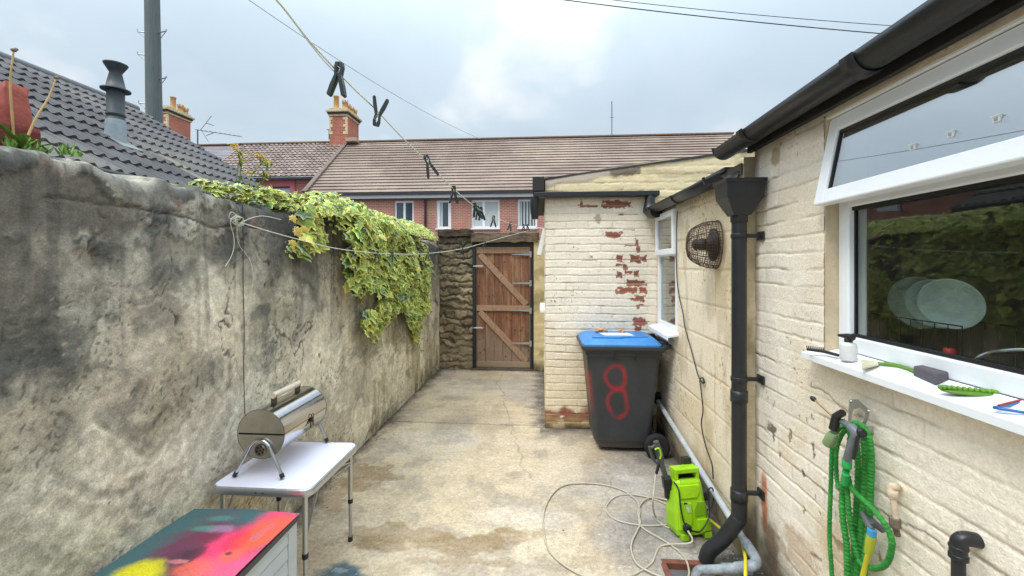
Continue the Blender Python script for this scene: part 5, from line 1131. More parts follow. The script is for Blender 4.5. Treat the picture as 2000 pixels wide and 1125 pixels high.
m = MB(); m.tube([(.99, 3.56, .925), (1.045, 3.57, .93), (1.062, 3.62, .93), (1.062, 4.04, .93), (1.045, 4.09, .93), (.99, 4.10, .925)], .018, 8)
for y in (3.62, 4.04): m.bx(.97, 1.05, y-.02, y+.02, .90, .965)
m.build('handle', dkp, bn, .003)
m = MB(); m.tube([(.93, 3.60, .105), (.93, 4.06, .105)], .014, 8); m.bx(.86, .955, 3.66, 4.0, .06, .19); m.build('axle', dkp, bn)
for y, s_ in ((3.565, -1), (4.10, 1)):
    c0 = (.945, y, .103); m = MB(); m.lathe([(.07, -.025), (.095, -.027), (.103, -.018), (.103, .018), (.095, .027), (.07, .025)], c0, (0, 1, 0), 32); wl_ = m.build('wheel', mat('tyre_rubber', (30, 30, 31), .8, var=.2, bump=.2), bn)
    m = MB(); m.lathe([(.072, .02), (.072, -.02), (.06, -.014), (.03, -.018), (.016, -.034), (.004, -.036)], c0, (0, 1, 0), 28); m.build('hub', mat('hub_grey', (112, 114, 118), .55, var=.15), wl_)
pp = MB(); q = gZ(1190, 652, .993); pp.add([(q.x-.06, q.y-.11, .9955), (q.x+.2, q.y-.10, .9955), (q.x+.17, q.y+.04, .9965), (q.x-.09, q.y+.03, .9955)], [(0,1,2,3)]); pp.v = [Vector(v) for v in pp.v]
m = MB(); m.prism([Vector(v) for v in pp.v], (0,0,0), (0,0,.0015)); tag(m.build('paper_bag', mat('greased_paper', (214, 220, 222), .7, var=.1, vscale=20, bump=.3), fixn=True), 'flattened piece of white paper lying on the blue bin lid', 'paper')
crust = mat('pizza_crust', (206, 150, 92), .8, var=.35, vscale=40, bump=.8, bscale=60)
for nm, (px, py), rr_, lab in (('bread_crust', (1172, 647), (.05, .018, .013), 'larger heap of pale bread crust on the bin lid, left'), ('bread_crust', (1212, 648), (.032, .014, .010), 'smaller bit of bread crust on the bin lid, right')):
    q = gZ(px, py, 1.0); m = MB()
    for k in range(7 if rr_[0] > .04 else 4): m.ell(q+Vector((random.uniform(-1,1)*rr_[0]*1.1, random.uniform(-.03,.03), .004+random.uniform(0,.012))), (rr_[0]*.42, .016, .011), 9, 6, (random.random(), random.random(), random.random()*3))
    tag(m.build(nm, crust), lab, 'bread')

# =================================================================== PRESSURE WASHER
wsh = thing('pressure_washer', 'lime green electric pressure washer standing by the right wall', 'pressure washer', (.87, 2.6, 0))
lime = mat('lime_plastic', (150, 200, 20), .38, var=.10, vscale=12, bump=.08, bscale=120); blk = mat('black_plastic', (30, 31, 33), .45, var=.2, vscale=20)
ang = R(14); rotm = Matrix.Rotation(ang, 3, 'Z') @ Matrix.Rotation(R(-5), 3, 'X'); wo0 = Vector((.868, 2.60, 0.0))
def W(x, y, z): return wo0+rotm @ Vector((x, y, z))
def wring(z, hw, y0, y1, ch): return [W(x, y, z) for x, y in ((-hw+ch, y0), (hw-ch, y0), (hw, y0+ch), (hw, y1-ch), (hw-ch, y1), (-hw+ch, y1), (-hw, y1-ch), (-hw, y0+ch))]
m = MB(); loft(m, [wring(.02, .100, -.075, .07, .02), wring(.05, .108, -.082, .075, .03), wring(.14, .106, -.078, .075, .03), wring(.20, .098, -.070, .07, .03), wring(.27, .090, -.060, .06, .025), wring(.305, .084, -.050, .05, .02), wring(.318, .076, -.04, .04, .02)], False)
# handle loop on top
for sx_ in (-1, 1): m.prism([W(sx_*.078, -.032, .30), W(sx_*.058, -.032, .30), W(sx_*.058, .032, .30), W(sx_*.078, .032, .30)], (0,0,0), W(0,0,.075)-W(0,0,0))
m.prism([W(-.080, -.036, .352), W(.080, -.036, .352), W(.080, .036, .352), W(-.080, .036, .352)], (0,0,0), W(0,0,.026)-W(0,0,0))
# feet, side cheek and raised front panels
for sx_ in (-.085, .06): m.prism([W(sx_, -.092, .0), W(sx_+.045, -.092, .0), W(sx_+.045, .06, .0), W(sx_, .06, .0)], (0,0,0), W(0,0,.035)-W(0,0,0))
m.prism([W(-.082, -.075, .225), W(.03, -.075, .225), W(.055, -.070, .26), W(.055, -.066, .295), W(-.078, -.062, .295)], (0,0,0), W(0,.014,0)-W(0,0,0))
m.prism([W(-.098, -.090, .06), W(-.03, -.092, .06), W(-.01, -.086, .12), W(-.01, -.080, .20), W(-.09, -.078, .215)], (0,0,0), W(0,.016,0)-W(0,0,0))
m.prism([W(.022, -.094, .035), W(.10, -.094, .045), W(.10, -.086, .105), W(.02, -.088, .11)], (0,0,0), W(0,.016,0)-W(0,0,0))
m.build('body', lime, wsh, .004, fixn=True)
m = MB(); m.prism([W(.005, -.083, .122), W(.075, -.083, .130), W(.078, -.076, .20), W(.03, -.075, .20), W(.005, -.079, .16)], (0,0,0), W(0,.02,0)-W(0,0,0)); m.build('recess_panel', mat('shaded_lime', (112, 156, 14), .5, var=.1), wsh, .002, fixn=True)
m = MB(); m.prism([W(-.054, -.020, .312), W(.054, -.020, .312), W(.054, .02, .312), W(-.054, .02, .312)], (0,0,0), W(0,0,.012)-W(0,0,0)); m.prism([W(-.056, .01, .318), W(.056, .01, .318), W(.056, .024, .318), W(-.056, .024, .318)], (0,0,0), W(0,0,.034)-W(0,0,0)); m.build('handle_grip', blk, wsh, fixn=True)
m = MB()
for k in range(5): m.prism([W(.09, -.098, .04+k*.014), W(.105, -.072, .04+k*.014), W(.105, -.068, .047+k*.014), W(.09, -.094, .047+k*.014)], (0,0,0), W(0,.004,0)-W(0,0,0))
m.build('vent_slots', mat('dark_lime', (70, 100, 10), .6), wsh, fixn=True)
m = MB(); m.lathe([(.024, 0), (.024, .018), (.018, .02), (.018, .03)], W(-.058, -.088, .075), rotm @ Vector((0, -1, 0)), 18); m.build('hose_port', blk, wsh)
m = MB(); m.prism([W(-.055, -.083, .20), W(-.02, -.083, .195), W(-.015, -.083, .15), W(-.045, -.085, .155)], (0,0,0), W(0,-.0016,0)-W(0,0,0)); m.build('label_patch', mat('worn_label', (176, 204, 130), .5, var=.3, vscale=60), wsh, fixn=True)
m = MB(); m.prism([W(-.062, -.081, .212), W(-.04, -.081, .206), W(-.034, -.081, .19), W(-.058, -.081, .196)], (0,0,0), W(0,-.002,0)-W(0,0,0)); m.build('badge', blk, wsh, fixn=True)
m = MB(); m.prism([W(.02, .03, .33), W(.07, .03, .33), W(.068, .07, .33), W(.02, .07, .33)], (0,0,0), W(0,0,.085)-W(0,0,0)); m.prism([W(.10, -.01, .17), W(.155, -.01, .17), W(.155, .03, .17), W(.10, .03, .17)], (0,0,0), W(0,0,.05)-W(0,0,0)); m.build('bracket', blk, wsh, .003, fixn=True)
m = MB(); m.tube(smooth_path([W(-.058, -.112, .075), W(.0, -.12, .06), W(.05, -.112, .09), W(.088, -.10, .14), W(.093, -.09, .2), W(.09, -.075, .26), W(.10, -.03, .27)], 6), .0045, 6)
m.tube(smooth_path([W(-.058, -.112, .075), W(-.085, -.11, .12), W(-.092, -.095, .2), W(-.086, -.075, .28), W(-.09, -.03, .31)], 6), .0045, 6)
m.tube(smooth_path([W(.13, .0, .21), W(.17, -.01, .245), W(.19, 0, .19), W(.16, -.01, .13), W(.11, -.01, .115)], 6), .0042, 6); m.build('cable', cab, wsh)
# gun in its holder
gun = thing('spray_gun', 'grey pressure washer trigger gun with lime trigger, propped left of the green washer', 'spray gun', (.76, 2.66, 0))
def g3(px, py, Y=2.62): return gY(px, py, Y)
m = MB(); P_ = [g3(1281,862), g3(1287,882), g3(1292,905), g3(1300,930), g3(1303,938)]; m.tube(smooth_path(P_, 5), [.017]*4+[.02]*6+[.016]*(len(smooth_path(P_, 5))-10), 12); m.tube([g3(1284,868), g3(1269,876)], [.012, .008], 8); m.tube(smooth_path([g3(1268,872), g3(1274,892), g3(1281,903), g3(1288,906)], 4), .009, 8); m.build('handle', mat('gun_grey', (74, 74, 72), .5, var=.2), gun)
m = MB(); m.box(g3(1303, 943), (.052, .05, .07), (0, R(-8), 0)); m.tube([g3(1303, 955), g3(1304, 972)], .018, 10); m.build('nozzle', blk, gun, .004)
m = MB(); m.tube(smooth_path([g3(1279,878,2.60), g3(1287,876,2.60), g3(1291,888,2.60), g3(1289,896,2.60)], 4), .0055, 8); m.build('trigger', lime, gun)
m = MB(); m.tube([g3(1288,902), g3(1282,925)], [.011, .009], 8); m.build('collar', blk, gun)
hosem = mat('cream_hose', (176, 168, 150), .5, var=.12, vscale=20)
hs = thing('pressure_hose', 'long pale pressure hose lying in loose loops on the concrete', 'hose', (.4, 2.4, 0))
def zz6(x, y): return gZ(1040+x/2.144, 600+y/2.144, .012)
m = MB(); g0 = g3(1281, 926); pA = [g0, g3(1278,950,2.58), gY(1275,985,2.55), zz6(512,868), zz6(530,900), zz6(565,922), zz6(610,930)]
m.tube(smooth_path(pA, 8), .0052, 8)
pB = [(566,911),(480,915),(400,905),(335,882),(308,840),(340,798),(400,784),(500,800),(572,832)]; m.tube(smooth_path([zz6(*q) for q in pB], 8), .0052, 8)
pC = [W(-.066, -.118, .072), W(-.075, -.16, .03)]+[zz6(540,1000), zz6(500,1070), zz6(440,1112), zz6(380,1135), zz6(300,1150)]; m.tube(smooth_path(pC, 8), .0055, 8)
pD = [(566,812),(500,800),(458,822),(442,866),(452,905),(436,945),(417,985),(415,1030),(440,1082),(500,1118),(560,1140),(615,1152)]; m.tube(smooth_path([zz6(*q)+Vector((0,0,.006)) for q in pD], 8), .0052, 8)
pE = [(300,1150),(210,1125),(130,1080),(70,1020),(47,940),(50,850),(88,778),(150,742),(270,741),(370,765),(432,808),(450,850),(446,900),(470,932),(560,985),(630,1040),(655,1100),(648,1140),(615,1152)]; m.tube(smooth_path([zz6(*q)+Vector((0,0,.002)) for q in pE], 8), .0052, 8)
m.build('hose', hosem, hs)
yh = mat('yellow_hose', (206, 196, 40), .5, var=.15, vscale=20)
pts = [zz6(700,862), zz6(735,885), zz6(790,930), zz6(838,978), gZ(1448,1062,.045), gZ(1455,1085,.13), gZ(1456,1110,.14), gZ(1456,1150,.10), gZ(1458,1230,.03)]
o = MB().tube(smooth_path(pts, 8), .0085, 8).build('garden_hose', yh); tag(o, 'flat yellow garden hose running from behind the washer over the grey waste pipe', 'hose')

# =================================================================== GREEN HOSE BUNDLE ON ITS HOOK
def H(px, py, off): return gX(px, py, NX-off)
hb_ = thing('hose_bracket', 'galvanised hose hook plate screwed to the cream wall under the window sill', 'bracket', H(1678, 810, 0))
m = MB(); ring = [(1660,780),(1675,780),(1698,800),(1697,815),(1688,835),(1676,842),(1660,845),(1656,830),(1657,800)]
inn = [(1667,800),(1680,796),(1690,806),(1689,815),(1683,830),(1674,836),(1667,835),(1663,825),(1664,810)]
n_ = len(ring); vs = [H(x, y, .028) for x, y in ring]+[H(x, y, .028) for x, y in inn]+[H(x, y, .024) for x, y in ring]+[H(x, y, .024) for x, y in inn]
fs = []
for k in range(n_):
    j2_ = (k+1) % n_; fs += [(k, j2_, n_+j2_, n_+k), (2*n_+k, 3*n_+k, 3*n_+j2_, 2*n_+j2_), (k, 2*n_+k, 2*n_+j2_, j2_), (n_+k, n_+j2_, 3*n_+j2_, 3*n_+k)]
m.add(vs, fs); a0 = H(1674, 842, .03); m.prism([H(1660,838,.03), H(1690,832,.03), H(1690,846,.03), H(1660,850,.03)], (0,0,0), (.028,0,0)); m.lathe([(.006,0),(.004,.004)], H(1662,784,.028), (-1,0,0), 8); m.lathe([(.006,0),(.004,.004)], H(1696,803,.028), (-1,0,0), 8)
m.build('plate', galv, hb_, .001, fixn=True)
gh = thing('green_hose', 'bright green crinkled expanding hose hung in long loops from the wall hook', 'hose', H(1670, 830, .05))
ghm = mat('green_fabric_hose', (34, 132, 48), .7, var=.3, vscale=40, bump=.5, bscale=200, alt=(58, 160, 62))
def crinkle(m, pts, r, seg=9):
    sp_ = smooth_path(pts, 10); L_ = [0]
    for i in range(1, len(sp_)): L_.append(L_[-1]+(sp_[i]-sp_[i-1]).length)
    n_ = int(L_[-1]/.0026); out_p = []; rs = []; j = 0; nz = random.random()*50
    for i in range(n_):
        d = L_[-1]*i/(n_-1)
        while j < len(L_)-2 and L_[j+1] < d: j += 1
        t = (d-L_[j])/max(1e-9, L_[j+1]-L_[j]); out_p.append(sp_[j].lerp(sp_[j+1], t)); rs.append(r*(1+.13*math.sin(i*1.25+math.sin(i*.31+nz)*1.3)+.05*random.uniform(-1,1)))
    m.tube(out_p, rs, seg)
m = MB()
for pts, r_ in (([(1668,832,.05),(1640,836,.06),(1626,870,.055),(1623,940,.05),(1620,1040,.05),(1624,1110,.05),(1628,1180,.05)], .0075),
    ([(1672,830,.05),(1646,846,.05),(1634,880,.045),(1634,930,.045),(1640,955,.05),(1655,935,.05)], .0075),
    ([(1658,832,.06),(1662,850,.075),(1656,900,.08),(1646,960,.075),(1646,1010,.075),(1653,1060,.07),(1655,1120,.07),(1656,1190,.07)], .0100),
    ([(1665,826,.05),(1684,832,.055),(1697,852,.055),(1702,900,.05),(1700,970,.045),(1697,1030,.045),(1690,1090,.045),(1684,1180,.045)], .0095),
    ([(1676,834,.04),(1686,850,.04),(1689,900,.035),(1686,980,.035),(1680,1060,.035),(1674,1120,.035),(1670,1190,.035)], .0095),
    ([(1672,860,.035),(1676,920,.03),(1672,1000,.03),(1668,1080,.03),(1664,1180,.03)], .0095),
    ([(1656,930,.07),(1662,952,.075),(1684,975,.08),(1710,1000,.08),(1732,1030,.075),(1742,1062,.07),(1733,1098,.06),(1712,1110,.055),(1688,1106,.055),(1676,1090,.055),(1664,1040,.06),(1657,990,.07),(1654,950,.07)], .0085)):
    crinkle(m, [H(x, y, o_) for x, y, o_ in pts], r_)
m.build('hose', ghm, gh)
sn = thing('hose_nozzle', 'grey hose spray nozzle with bright green collar hanging in front of the green hose', 'nozzle', H(1660, 860, .1))
gry = mat('nozzle_grey', (108, 114, 120), .4, var=.15); gcol = mat('green_collar', (40, 168, 84), .45, var=.1)
m = MB(); m.tube(smooth_path([H(1646,824,.10), H(1660,833,.11), H(1672,845,.11), H(1668,858,.11), H(1660,880,.11), H(1655,898,.10)], 5), [.011]*6+[.016]*8+[.013]*(26-14), 12); m.build('grip', gry, sn)
m = MB(); m.lathe([(.012,0),(.015,.004),(.015,.02),(.012,.024)], H(1678,842,.10), (-.2,-1,0), 14); m.tube(smooth_path([H(1676,852,.115), H(1672,875,.12), H(1667,895,.115)], 4), .006, 8); m.build('trigger', blk, sn)
m = MB(); m.lathe([(.0135,0),(.0145,.003),(.0145,.028),(.0135,.03)], H(1654,897,.10), (0,0,-1), 16); m.tube([H(1652,925,.10), H(1650,945,.09)], .0115, 14); m.build('collar', gcol, sn)
fb_ = thing('foam_sprayer', 'snow foam bottle with black cap and thin brass lance on the green hose', 'sprayer', H(1630, 840, .1))
m = MB(); m.lathe([(.001,0),(.019,.001),(.020,.006),(.018,.045),(.013,.058)], H(1618,868,.11), (H(1636,828,.11)-H(1618,868,.11)), 16); m.build('bottle', mat('murky_bottle', (124, 148, 106), .25, var=.3, vscale=30, spec=.6), fb_)
m = MB(); m.tube([H(1628,838,.11), H(1634,812,.11)], [.015,.014], 12); m.tube([H(1634,812,.11), H(1646,806,.11)], .012, 10); m.build('cap', blk, fb_)
m = MB(); m.tube([H(1631,818,.115), H(1590,780,.125)], .0032, 8); m.build('lance', mat('brass', (170, 140, 96), .3, metal=.8), fb_)
m = MB(); m.lathe([(.004,0),(.008,.004),(.0095,.010),(.008,.018),(.005,.024)], H(1592,782,.125), (H(1575,768,.125)-H(1592,782,.125)), 12); m.build('lance_tip', blk, fb_)
yc = thing('hose_connector', 'yellow and blue tap connector with yellow hose dangling beside the green loops', 'connector', H(1700, 1060, .07))
m = MB(); m.tube([H(1703,1034,.07), H(1702,1046,.07)], .0125, 14); m.build('ring', mat('blue_ring', (62, 150, 200), .45), yc)
m = MB(); m.tube([H(1702,1046,.07), H(1700,1058,.07), H(1696,1080,.07)], [.0135,.014,.0115], 14); m.build('body', mat('olive_yellow', (172, 180, 44), .45, var=.1), yc)
m = MB(); m.tube(smooth_path([H(1696,1080,.07), H(1690,1105,.065), H(1682,1140,.06), H(1676,1190,.06)], 4), .0078, 10); m.build('hose', yh, yc)
m = MB(); m.tube([H(1684,1000,.06), H(1695,1020,.062), H(1703,1036,.068)], [.008,.012,.010], 10); m.tube([H(1703,1018,.06), H(1725,1036,.03)], [.012,.010], 10); m.build('coupling', mat('grey_coupling', (92, 94, 96), .5, var=.25), yc)
# outside tap pipe painted cream
tpp = mat('painted_tap', (206, 186, 160), .6, var=.25, vscale=25, bump=.3); tpd = mat('dirty_tap', (110, 98, 84), .7, var=.4, vscale=30, bump=.5)
tpn = thing('outside_tap', 'old painted pipe joint and tap tail on the wall right of the green hose', 'tap', H(1745, 970, .03))
m = MB(); m.tube(smooth_path([H(1752,950,.0), H(1748,950,.03), H(1740,952,.04), H(1742,966,.042), H(1744,974,.042)], 5), .012, 12); m.lathe([(.014,0),(.016,.004),(.016,.014),(.014,.018)], H(1743,958,.042), (0,0,-1), 10); m.tube([H(1744,974,.042), H(1750,1012,.042)], .0085, 10); m.build('pipe', tpp, tpn)
m = MB(); m.lathe([(.012,0),(.015,.003),(.015,.03),(.012,.034)], H(1748,1010,.042), (0,0,-1), 8, smooth=False); m.tube([H(1748,1028,.042), H(1753,1045,.03)], .009, 8); m.build('tail', tpd, tpn)
# black elbow pipe near the lower right corner
be = thing('soil_elbow', 'black plastic elbow pipe leaving the wall at the lower right corner', 'pipe', H(1875, 1060, .05))
q = gX(1875, 1058, NX-.04); m = MB(); m.tube(smooth_path([Vector((NX+.01, q.y-.004, q.z+.006)), Vector((NX-.022, q.y-.002, q.z+.010)), Vector((NX-.038, q.y, q.z+.004)), Vector((NX-.042, q.y+.002, q.z-.014)), Vector((NX-.042, q.y+.002, q.z-.040))], 6), .0185, 18)
m.lathe([(.019,0),(.0205,.001),(.0205,.006),(.019,.008)], Vector((NX-.042, q.y+.002, q.z-.012)), (0,0,-1), 18); m.lathe([(.019,0),(.0205,.001),(.0205,.012),(.018,.014)], Vector((NX-.042, q.y+.002, q.z-.034)), (0,0,-1), 18); m.ell(Vector((NX-.040, q.y, q.z+.022)), (.007, .008, .004), 10, 6); m.build('elbow', plastic, be)
m = MB(); m.tube([Vector((NX-.042, q.y+.002, q.z-.04)), Vector((NX-.042, q.y+.002, .02))], .0145, 14); m.build('pipe', plastic, be)

# =================================================================== THINGS ON THE SILL
SZ = kz0-.010
def sp(px, py, dz=0): return gZ(px, py, SZ+dz)
q = sp(1605, 686, .005); br = thing('scrubbing_brush', 'small black bristle brush at the left end of the window sill', 'brush', q)
m = MB(); m.tube([sp(1576,682,.012), sp(1608,686,.012), sp(1637,694,.010)], [.006,.007,.006], 8); m.build('handle', blk, br)
m = MB()
for k in range(10): a0 = sp(1577+k*3.6, 681+k*.4, .012); m.tube([a0, a0+Vector((-.004, 0, .012)), ], .0018, 4)
m.build('bristles', blk, br)
q = sp(1657, 704); bo = thing('spray_bottle', 'white translucent squeeze bottle with black spray head on the sill', 'bottle', q)
m = MB(); m.lathe([(.02,0),(.0255,.002),(.0265,.006),(.0265,.055),(.024,.062),(.012,.068),(.011,.078)], q, seg=24); m.build('bottle', mat('milky_plastic', (216, 216, 214), .35, var=.06, vscale=10), bo)
m = MB(); m.lathe([(.013,.066),(.013,.080),(.009,.084)], q, seg=16); m.tube([q+Vector((0,-.02,.088)), q+Vector((0,.0,.089)), q+Vector((-.004,.045,.086))], [.0125,.011,.005], 12); m.build('spray_head', blk, bo)
q = sp(1740, 722); pbr = thing('grout_brush', 'scraper with curved green handle lying across the sill', 'scraper', q)
m = MB(); m.tube(smooth_path([sp(1715,710,.012), sp(1735,712,.013), sp(1762,718,.012), sp(1788,728,.010)], 5), [.006]*4+[.009]*8+[.007]*4, 10); m.build('handle', mat('moss_green_plastic', (92, 130, 44), .4, var=.15), pbr)
m = MB(); m.prism([sp(1682,704,.002), sp(1684,722,.002), sp(1716,714,.008), sp(1716,708,.008)], (0,0,0), (0,0,.004)); m.build('blade', mat('pale_blade', (196, 190, 160), .5, var=.2), pbr, fixn=True)
def sponge():
    q0 = [sp(1783,736), sp(1828,754), sp(1872,747), sp(1826,731)]
    m = MB(); m.prism(q0, (0,0,0), (0,0,.036)); o = m.build('sponge', mat('grey_sponge', (104, 98, 104), .95, var=.15, vscale=60, bump=.8, bscale=260), None, .006, 3, fixn=True); tag(o, 'thick grey sponge block lying on the sill', 'sponge')
sponge()
q = sp(1895, 771); nb_ = thing('green_scrubber', 'green oval scrubber covered in soft nubs, on the sill beside the grey sponge', 'scrubber', q)
m = MB(); l0 = sp(1836,766); l1 = sp(1958,778); d_ = (l1-l0); ln = d_.length; m.ell((l0+l1)/2+Vector((0,0,.006)), (.022, ln/2, .007), 24, 8, (0, 0, math.atan2(-d_.x, d_.y))); m.build('base', MATS['moss_green_plastic'], nb_)
m = MB()
for k in range(11):
    for j in (-1, 0, 1):
        w__ = math.sqrt(max(0, 1-((k-5)/5.9)**2)); c0 = l0.lerp(l1, (k+.5)/11)+Vector((j*.013*w__, 0, .015)); m.ell(c0, (.0052, .0052, .0065), 8, 6)
m.build('nubs', mat('bright_moss', (104, 150, 50), .6, var=.2), nb_)
bt = thing('hand_tool', 'blue handled tool with a red edge at the right end of the sill', 'tool', sp(1965, 800))
m = MB(); m.tube(smooth_path([sp(1940,796,.004), sp(1970,801,.004), sp(2010,806,.004), sp(2040,800,.006), sp(2010,786,.008), sp(1978,790,.006), sp(1942,796,.006)], 6), .0035, 8); m.build('handle', mat('blue_plastic', (34, 104, 168), .4), bt)
m = MB(); m.tube([sp(1950,792,.010), sp(1985,783,.012), sp(2030,776,.012)], .0025, 6); m.build('edge', mat('red_edge', (170, 50, 44), .5), bt)

# =================================================================== THINGS BEHIND THE GLASS
IX = 1.42; plate_m = mat('glass_plate', (170, 186, 184), .15, var=.1, spec=.6)
rk = thing('drying_rack', 'wire dish rack behind the kitchen window', 'rack', (IX, 1.5, 1.16))
def I(px, py, X=IX): return gX(px, py, X)
rkm = mat('rack_wire', (70, 72, 74), .4, metal=.7)
m = MB(); r0 = I(1735, 612); r1 = I(1925, 612)
for dx_ in (-.07, .09): m.tube([(IX+dx_, r0.y, r0.z), (IX+dx_, r1.y, r0.z)], .0025, 6); m.tube([(IX+dx_, r0.y, 1.18), (IX+dx_, r1.y, 1.18)], .0025, 6)
for k in range(9): y = r0.y+(r1.y-r0.y)*k/8; m.tube([(IX-.07, y, r0.z), (IX-.07, y, 1.18), (IX+.09, y, 1.18), (IX+.09, y, r0.z)], .0018, 5)
m.build('wires', rkm, rk)
for (px, py, X_, rad, lab) in ((1800, 590, 1.50, .105, 'leftmost clear round plate in the rack behind the window'), (1832, 592, 1.45, .092, 'middle clear plate tilted in the rack behind the window'), (1860, 592, 1.40, .088, 'front clear round plate in the rack behind the window')):
    q = gX(px, py, X_); m = MB(); m.lathe([(.001, .004), (rad*.6, .004), (rad*.72, -.006), (rad*.97, -.014), (rad, -.016), (rad, -.012), (rad*.72, -.001), (rad*.6, .009), (.001, .009)], q, Vector((.80, .38, .16)), 40, cap=False); tag(m.build('plate', plate_m), lab, 'plate', 'plates in the rack')
q = I(1855, 690, 1.36); rb_ = thing('soap_bottle', 'bottle with bright red cap standing behind the window', 'bottle', q)
m = MB(); m.lathe([(.022, -.09), (.024, -.085), (.024, -.02), (.012, -.008)], q, seg=18); m.build('bottle', mat('amber_plastic', (150, 96, 50), .3), rb_)
m = MB(); m.lathe([(.016, -.01), (.017, .012), (.010, .018)], q, seg=16); m.build('cap', mat('red_cap', (214, 40, 48), .4), rb_)
q = I(1765, 672, 1.36); o = rough_block('dish_cloth', 1.33, 1.40, q.y-.05, q.y+.06, 1.165, 1.25, mat('dish_cloth', (150, 170, 164), .9, var=.3, vscale=30), .012, .02, 8); tag(o, 'pale green crumpled cloth lying behind the window glass', 'cloth')
m = MB(); m.tube(smooth_path([I(1905,712,1.33), I(1912,700,1.33), I(1935,690,1.34), I(1965,686,1.34), I(2010,684,1.35), I(2060,690,1.36), I(2070,740,1.36)], 6), .0085, 12); tag(m.build('kitchen_tap', mat('chrome', (214, 218, 222), .08, metal=1, var=.02)), 'curved chrome tap spout behind the window at the right', 'tap')
for k, (px, py, lab) in enumerate(((1783, 287, 'smallest and leftmost'), (1857, 262, 'middle'), (1947, 232, 'rightmost'))):
    q = gX(px, py, KX-.05); s_ = .0085
    for _ in range(6): q = gX(px, py, KX-.012-.066*((kz1-.016)-q.z)/((kz1-.016)-(tz0+.012))-.006)
    m = MB(); m.bx(q.x-.002, q.x+.003, q.y-s_, q.y+s_, q.z-s_, q.z+s_); m.bx(q.x-.004, q.x-.0022, q.y-s_*1.3, q.y+s_*1.3, q.z+s_*.8, q.z+s_*1.1); m.bx(q.x-.004, q.x-.0022, q.y-s_*.5, q.y+s_*.5, q.z-s_*.5, q.z+s_*.3, mi=1)
    o = m.build('vent_clip', [mat('clip_white', (226, 230, 230), .5), mat('clip_grey', (150, 160, 166), .5)]); tag(o, lab+' of the square white clips on the open vent glass', 'clip', 'white clips on the open vent')

# =================================================================== FOLDING TABLE
TZ = .56; tb = thing('folding_table', 'small white folding camping table with aluminium rim and legs', 'table', (-1.32, 2.12, 0))
alu = mat('aluminium', (186, 188, 190), .32, metal=.85, var=.08, vscale=30); 
tx0, tx1, ty0, ty1 = -1.572, -1.075, 1.868, 2.40
m = MB(); loft(m, [rrect(tx0+.006, tx1-.006, ty0+.006, ty1-.006, .045, TZ-.012), rrect(tx0+.006, tx1-.006, ty0+.006, ty1-.006, .045, TZ)], False); m.build('table_top', mat('white_laminate', (226, 224, 238), .3, var=.03, vscale=6), tb, .002)
m = MB(); rgs = [rrect(tx0, tx1, ty0, ty1, .05, TZ-.034, nc=6), rrect(tx0-.002, tx1+.002, ty0-.002, ty1+.002, .05, TZ-.024, nc=6), rrect(tx0-.002, tx1+.002, ty0-.002, ty1+.002, .05, TZ-.004, nc=6), rrect(tx0+.001, tx1-.001, ty0+.001, ty1-.001, .05, TZ+.002, nc=6), rrect(tx0+.007, tx1-.007, ty0+.007, ty1-.007, .045, TZ+.002, nc=6), rrect(tx0+.008, tx1-.008, ty0+.008, ty1-.008, .045, TZ-.03, nc=6), rrect(tx0, tx1, ty0, ty1, .05, TZ-.034, nc=6)]
loft(m, rgs, True, None, (False, False)); m.build('rim', alu, tb, fixn=True)
for (x, y) in ((-1.545, 1.925), (-1.115, 1.90), (-1.545, 2.36), (-1.115, 2.365)):
    m = MB(); m.tube([(x, y, TZ-.03), (x, y, .22)], .0115, 12); m.tube([(x, y, .24), (x, y, .012)], .0095, 12); lg = m.build('leg', alu, tb)
    m = MB(); m.lathe([(.0135, 0), (.0145, .002), (.0145, .022), (.0135, .024)], (x, y, .225), seg=14); m.build('clip_collar', blk, lg); m = MB(); m.lathe([(.0135, 0), (.0145, .004), (.0135, .03)], (x, y, 0), seg=14); m.build('foot', blk, lg)
for x in (-1.545, -1.115):
    m = MB(); m.beam((x+.014, 2.345, TZ-.09), (x+.014, 2.16, TZ-.03), .012, .004); m.build('brace', alu, tb); m = MB(); m.beam((x-.014, 1.93, .30), (x-.0145, 2.06, TZ-.03), .012, .004); m.build('brace', alu, tb)
m = MB(); m.tube(smooth_path([(-1.53, 2.35, TZ-.12), (-1.33, 2.34, TZ-.125), (-1.13, 2.35, TZ-.12)], 4), .009, 10); m.tube(smooth_path([(-1.105, 2.35, TZ-.10), (-1.13, 2.27, TZ-.105), (-1.125, 2.18, TZ-.09), (-1.11, 2.15, TZ-.04)], 4), .007, 8); m.build('crossbar', alu, tb)
m = MB()
for x in (-1.335, -1.30): m.lathe([(.004, 0), (.003, .003)], (x, ty0-.002, TZ-.017), (0,-1,0), 8)
m.build('rivets', mat('rivet_dark', (60, 60, 64), .5, metal=.5), tb)

# =================================================================== BARREL BARBECUE
bq = thing('barrel_barbecue', 'stainless steel barrel barbecue with tubular feet standing on the white folding table', 'barbecue', (-1.395, 2.16, TZ))
ste = mat('stainless_steel', (196, 196, 198), .13, metal=1, var=.06, vscale=20, bump=.02, bscale=30); dks = mat('scorched_steel', (120, 110, 96), .35, metal=.8, var=.35, vscale=12)
bc = Vector((-1.392, 1.985, .768)); BR = .122; BL = .40
def arcshell(m, a0, a1, r, y0, y1, n=20, th=.002):
    v1 = [(bc.x+math.cos(a0+(a1-a0)*k/n)*rr_, y, bc.z+math.sin(a0+(a1-a0)*k/n)*rr_) for y in (y0, y1) for rr_ in (r, r-th) for k in range(n+1)]
    q = n+1; fs = [(k, k+1, 2*q+k+1, 2*q+k) for k in range(n)]+[(q+k, 3*q+k, 3*q+k+1, q+k+1) for k in range(n)]; m.add(v1, fs, True)
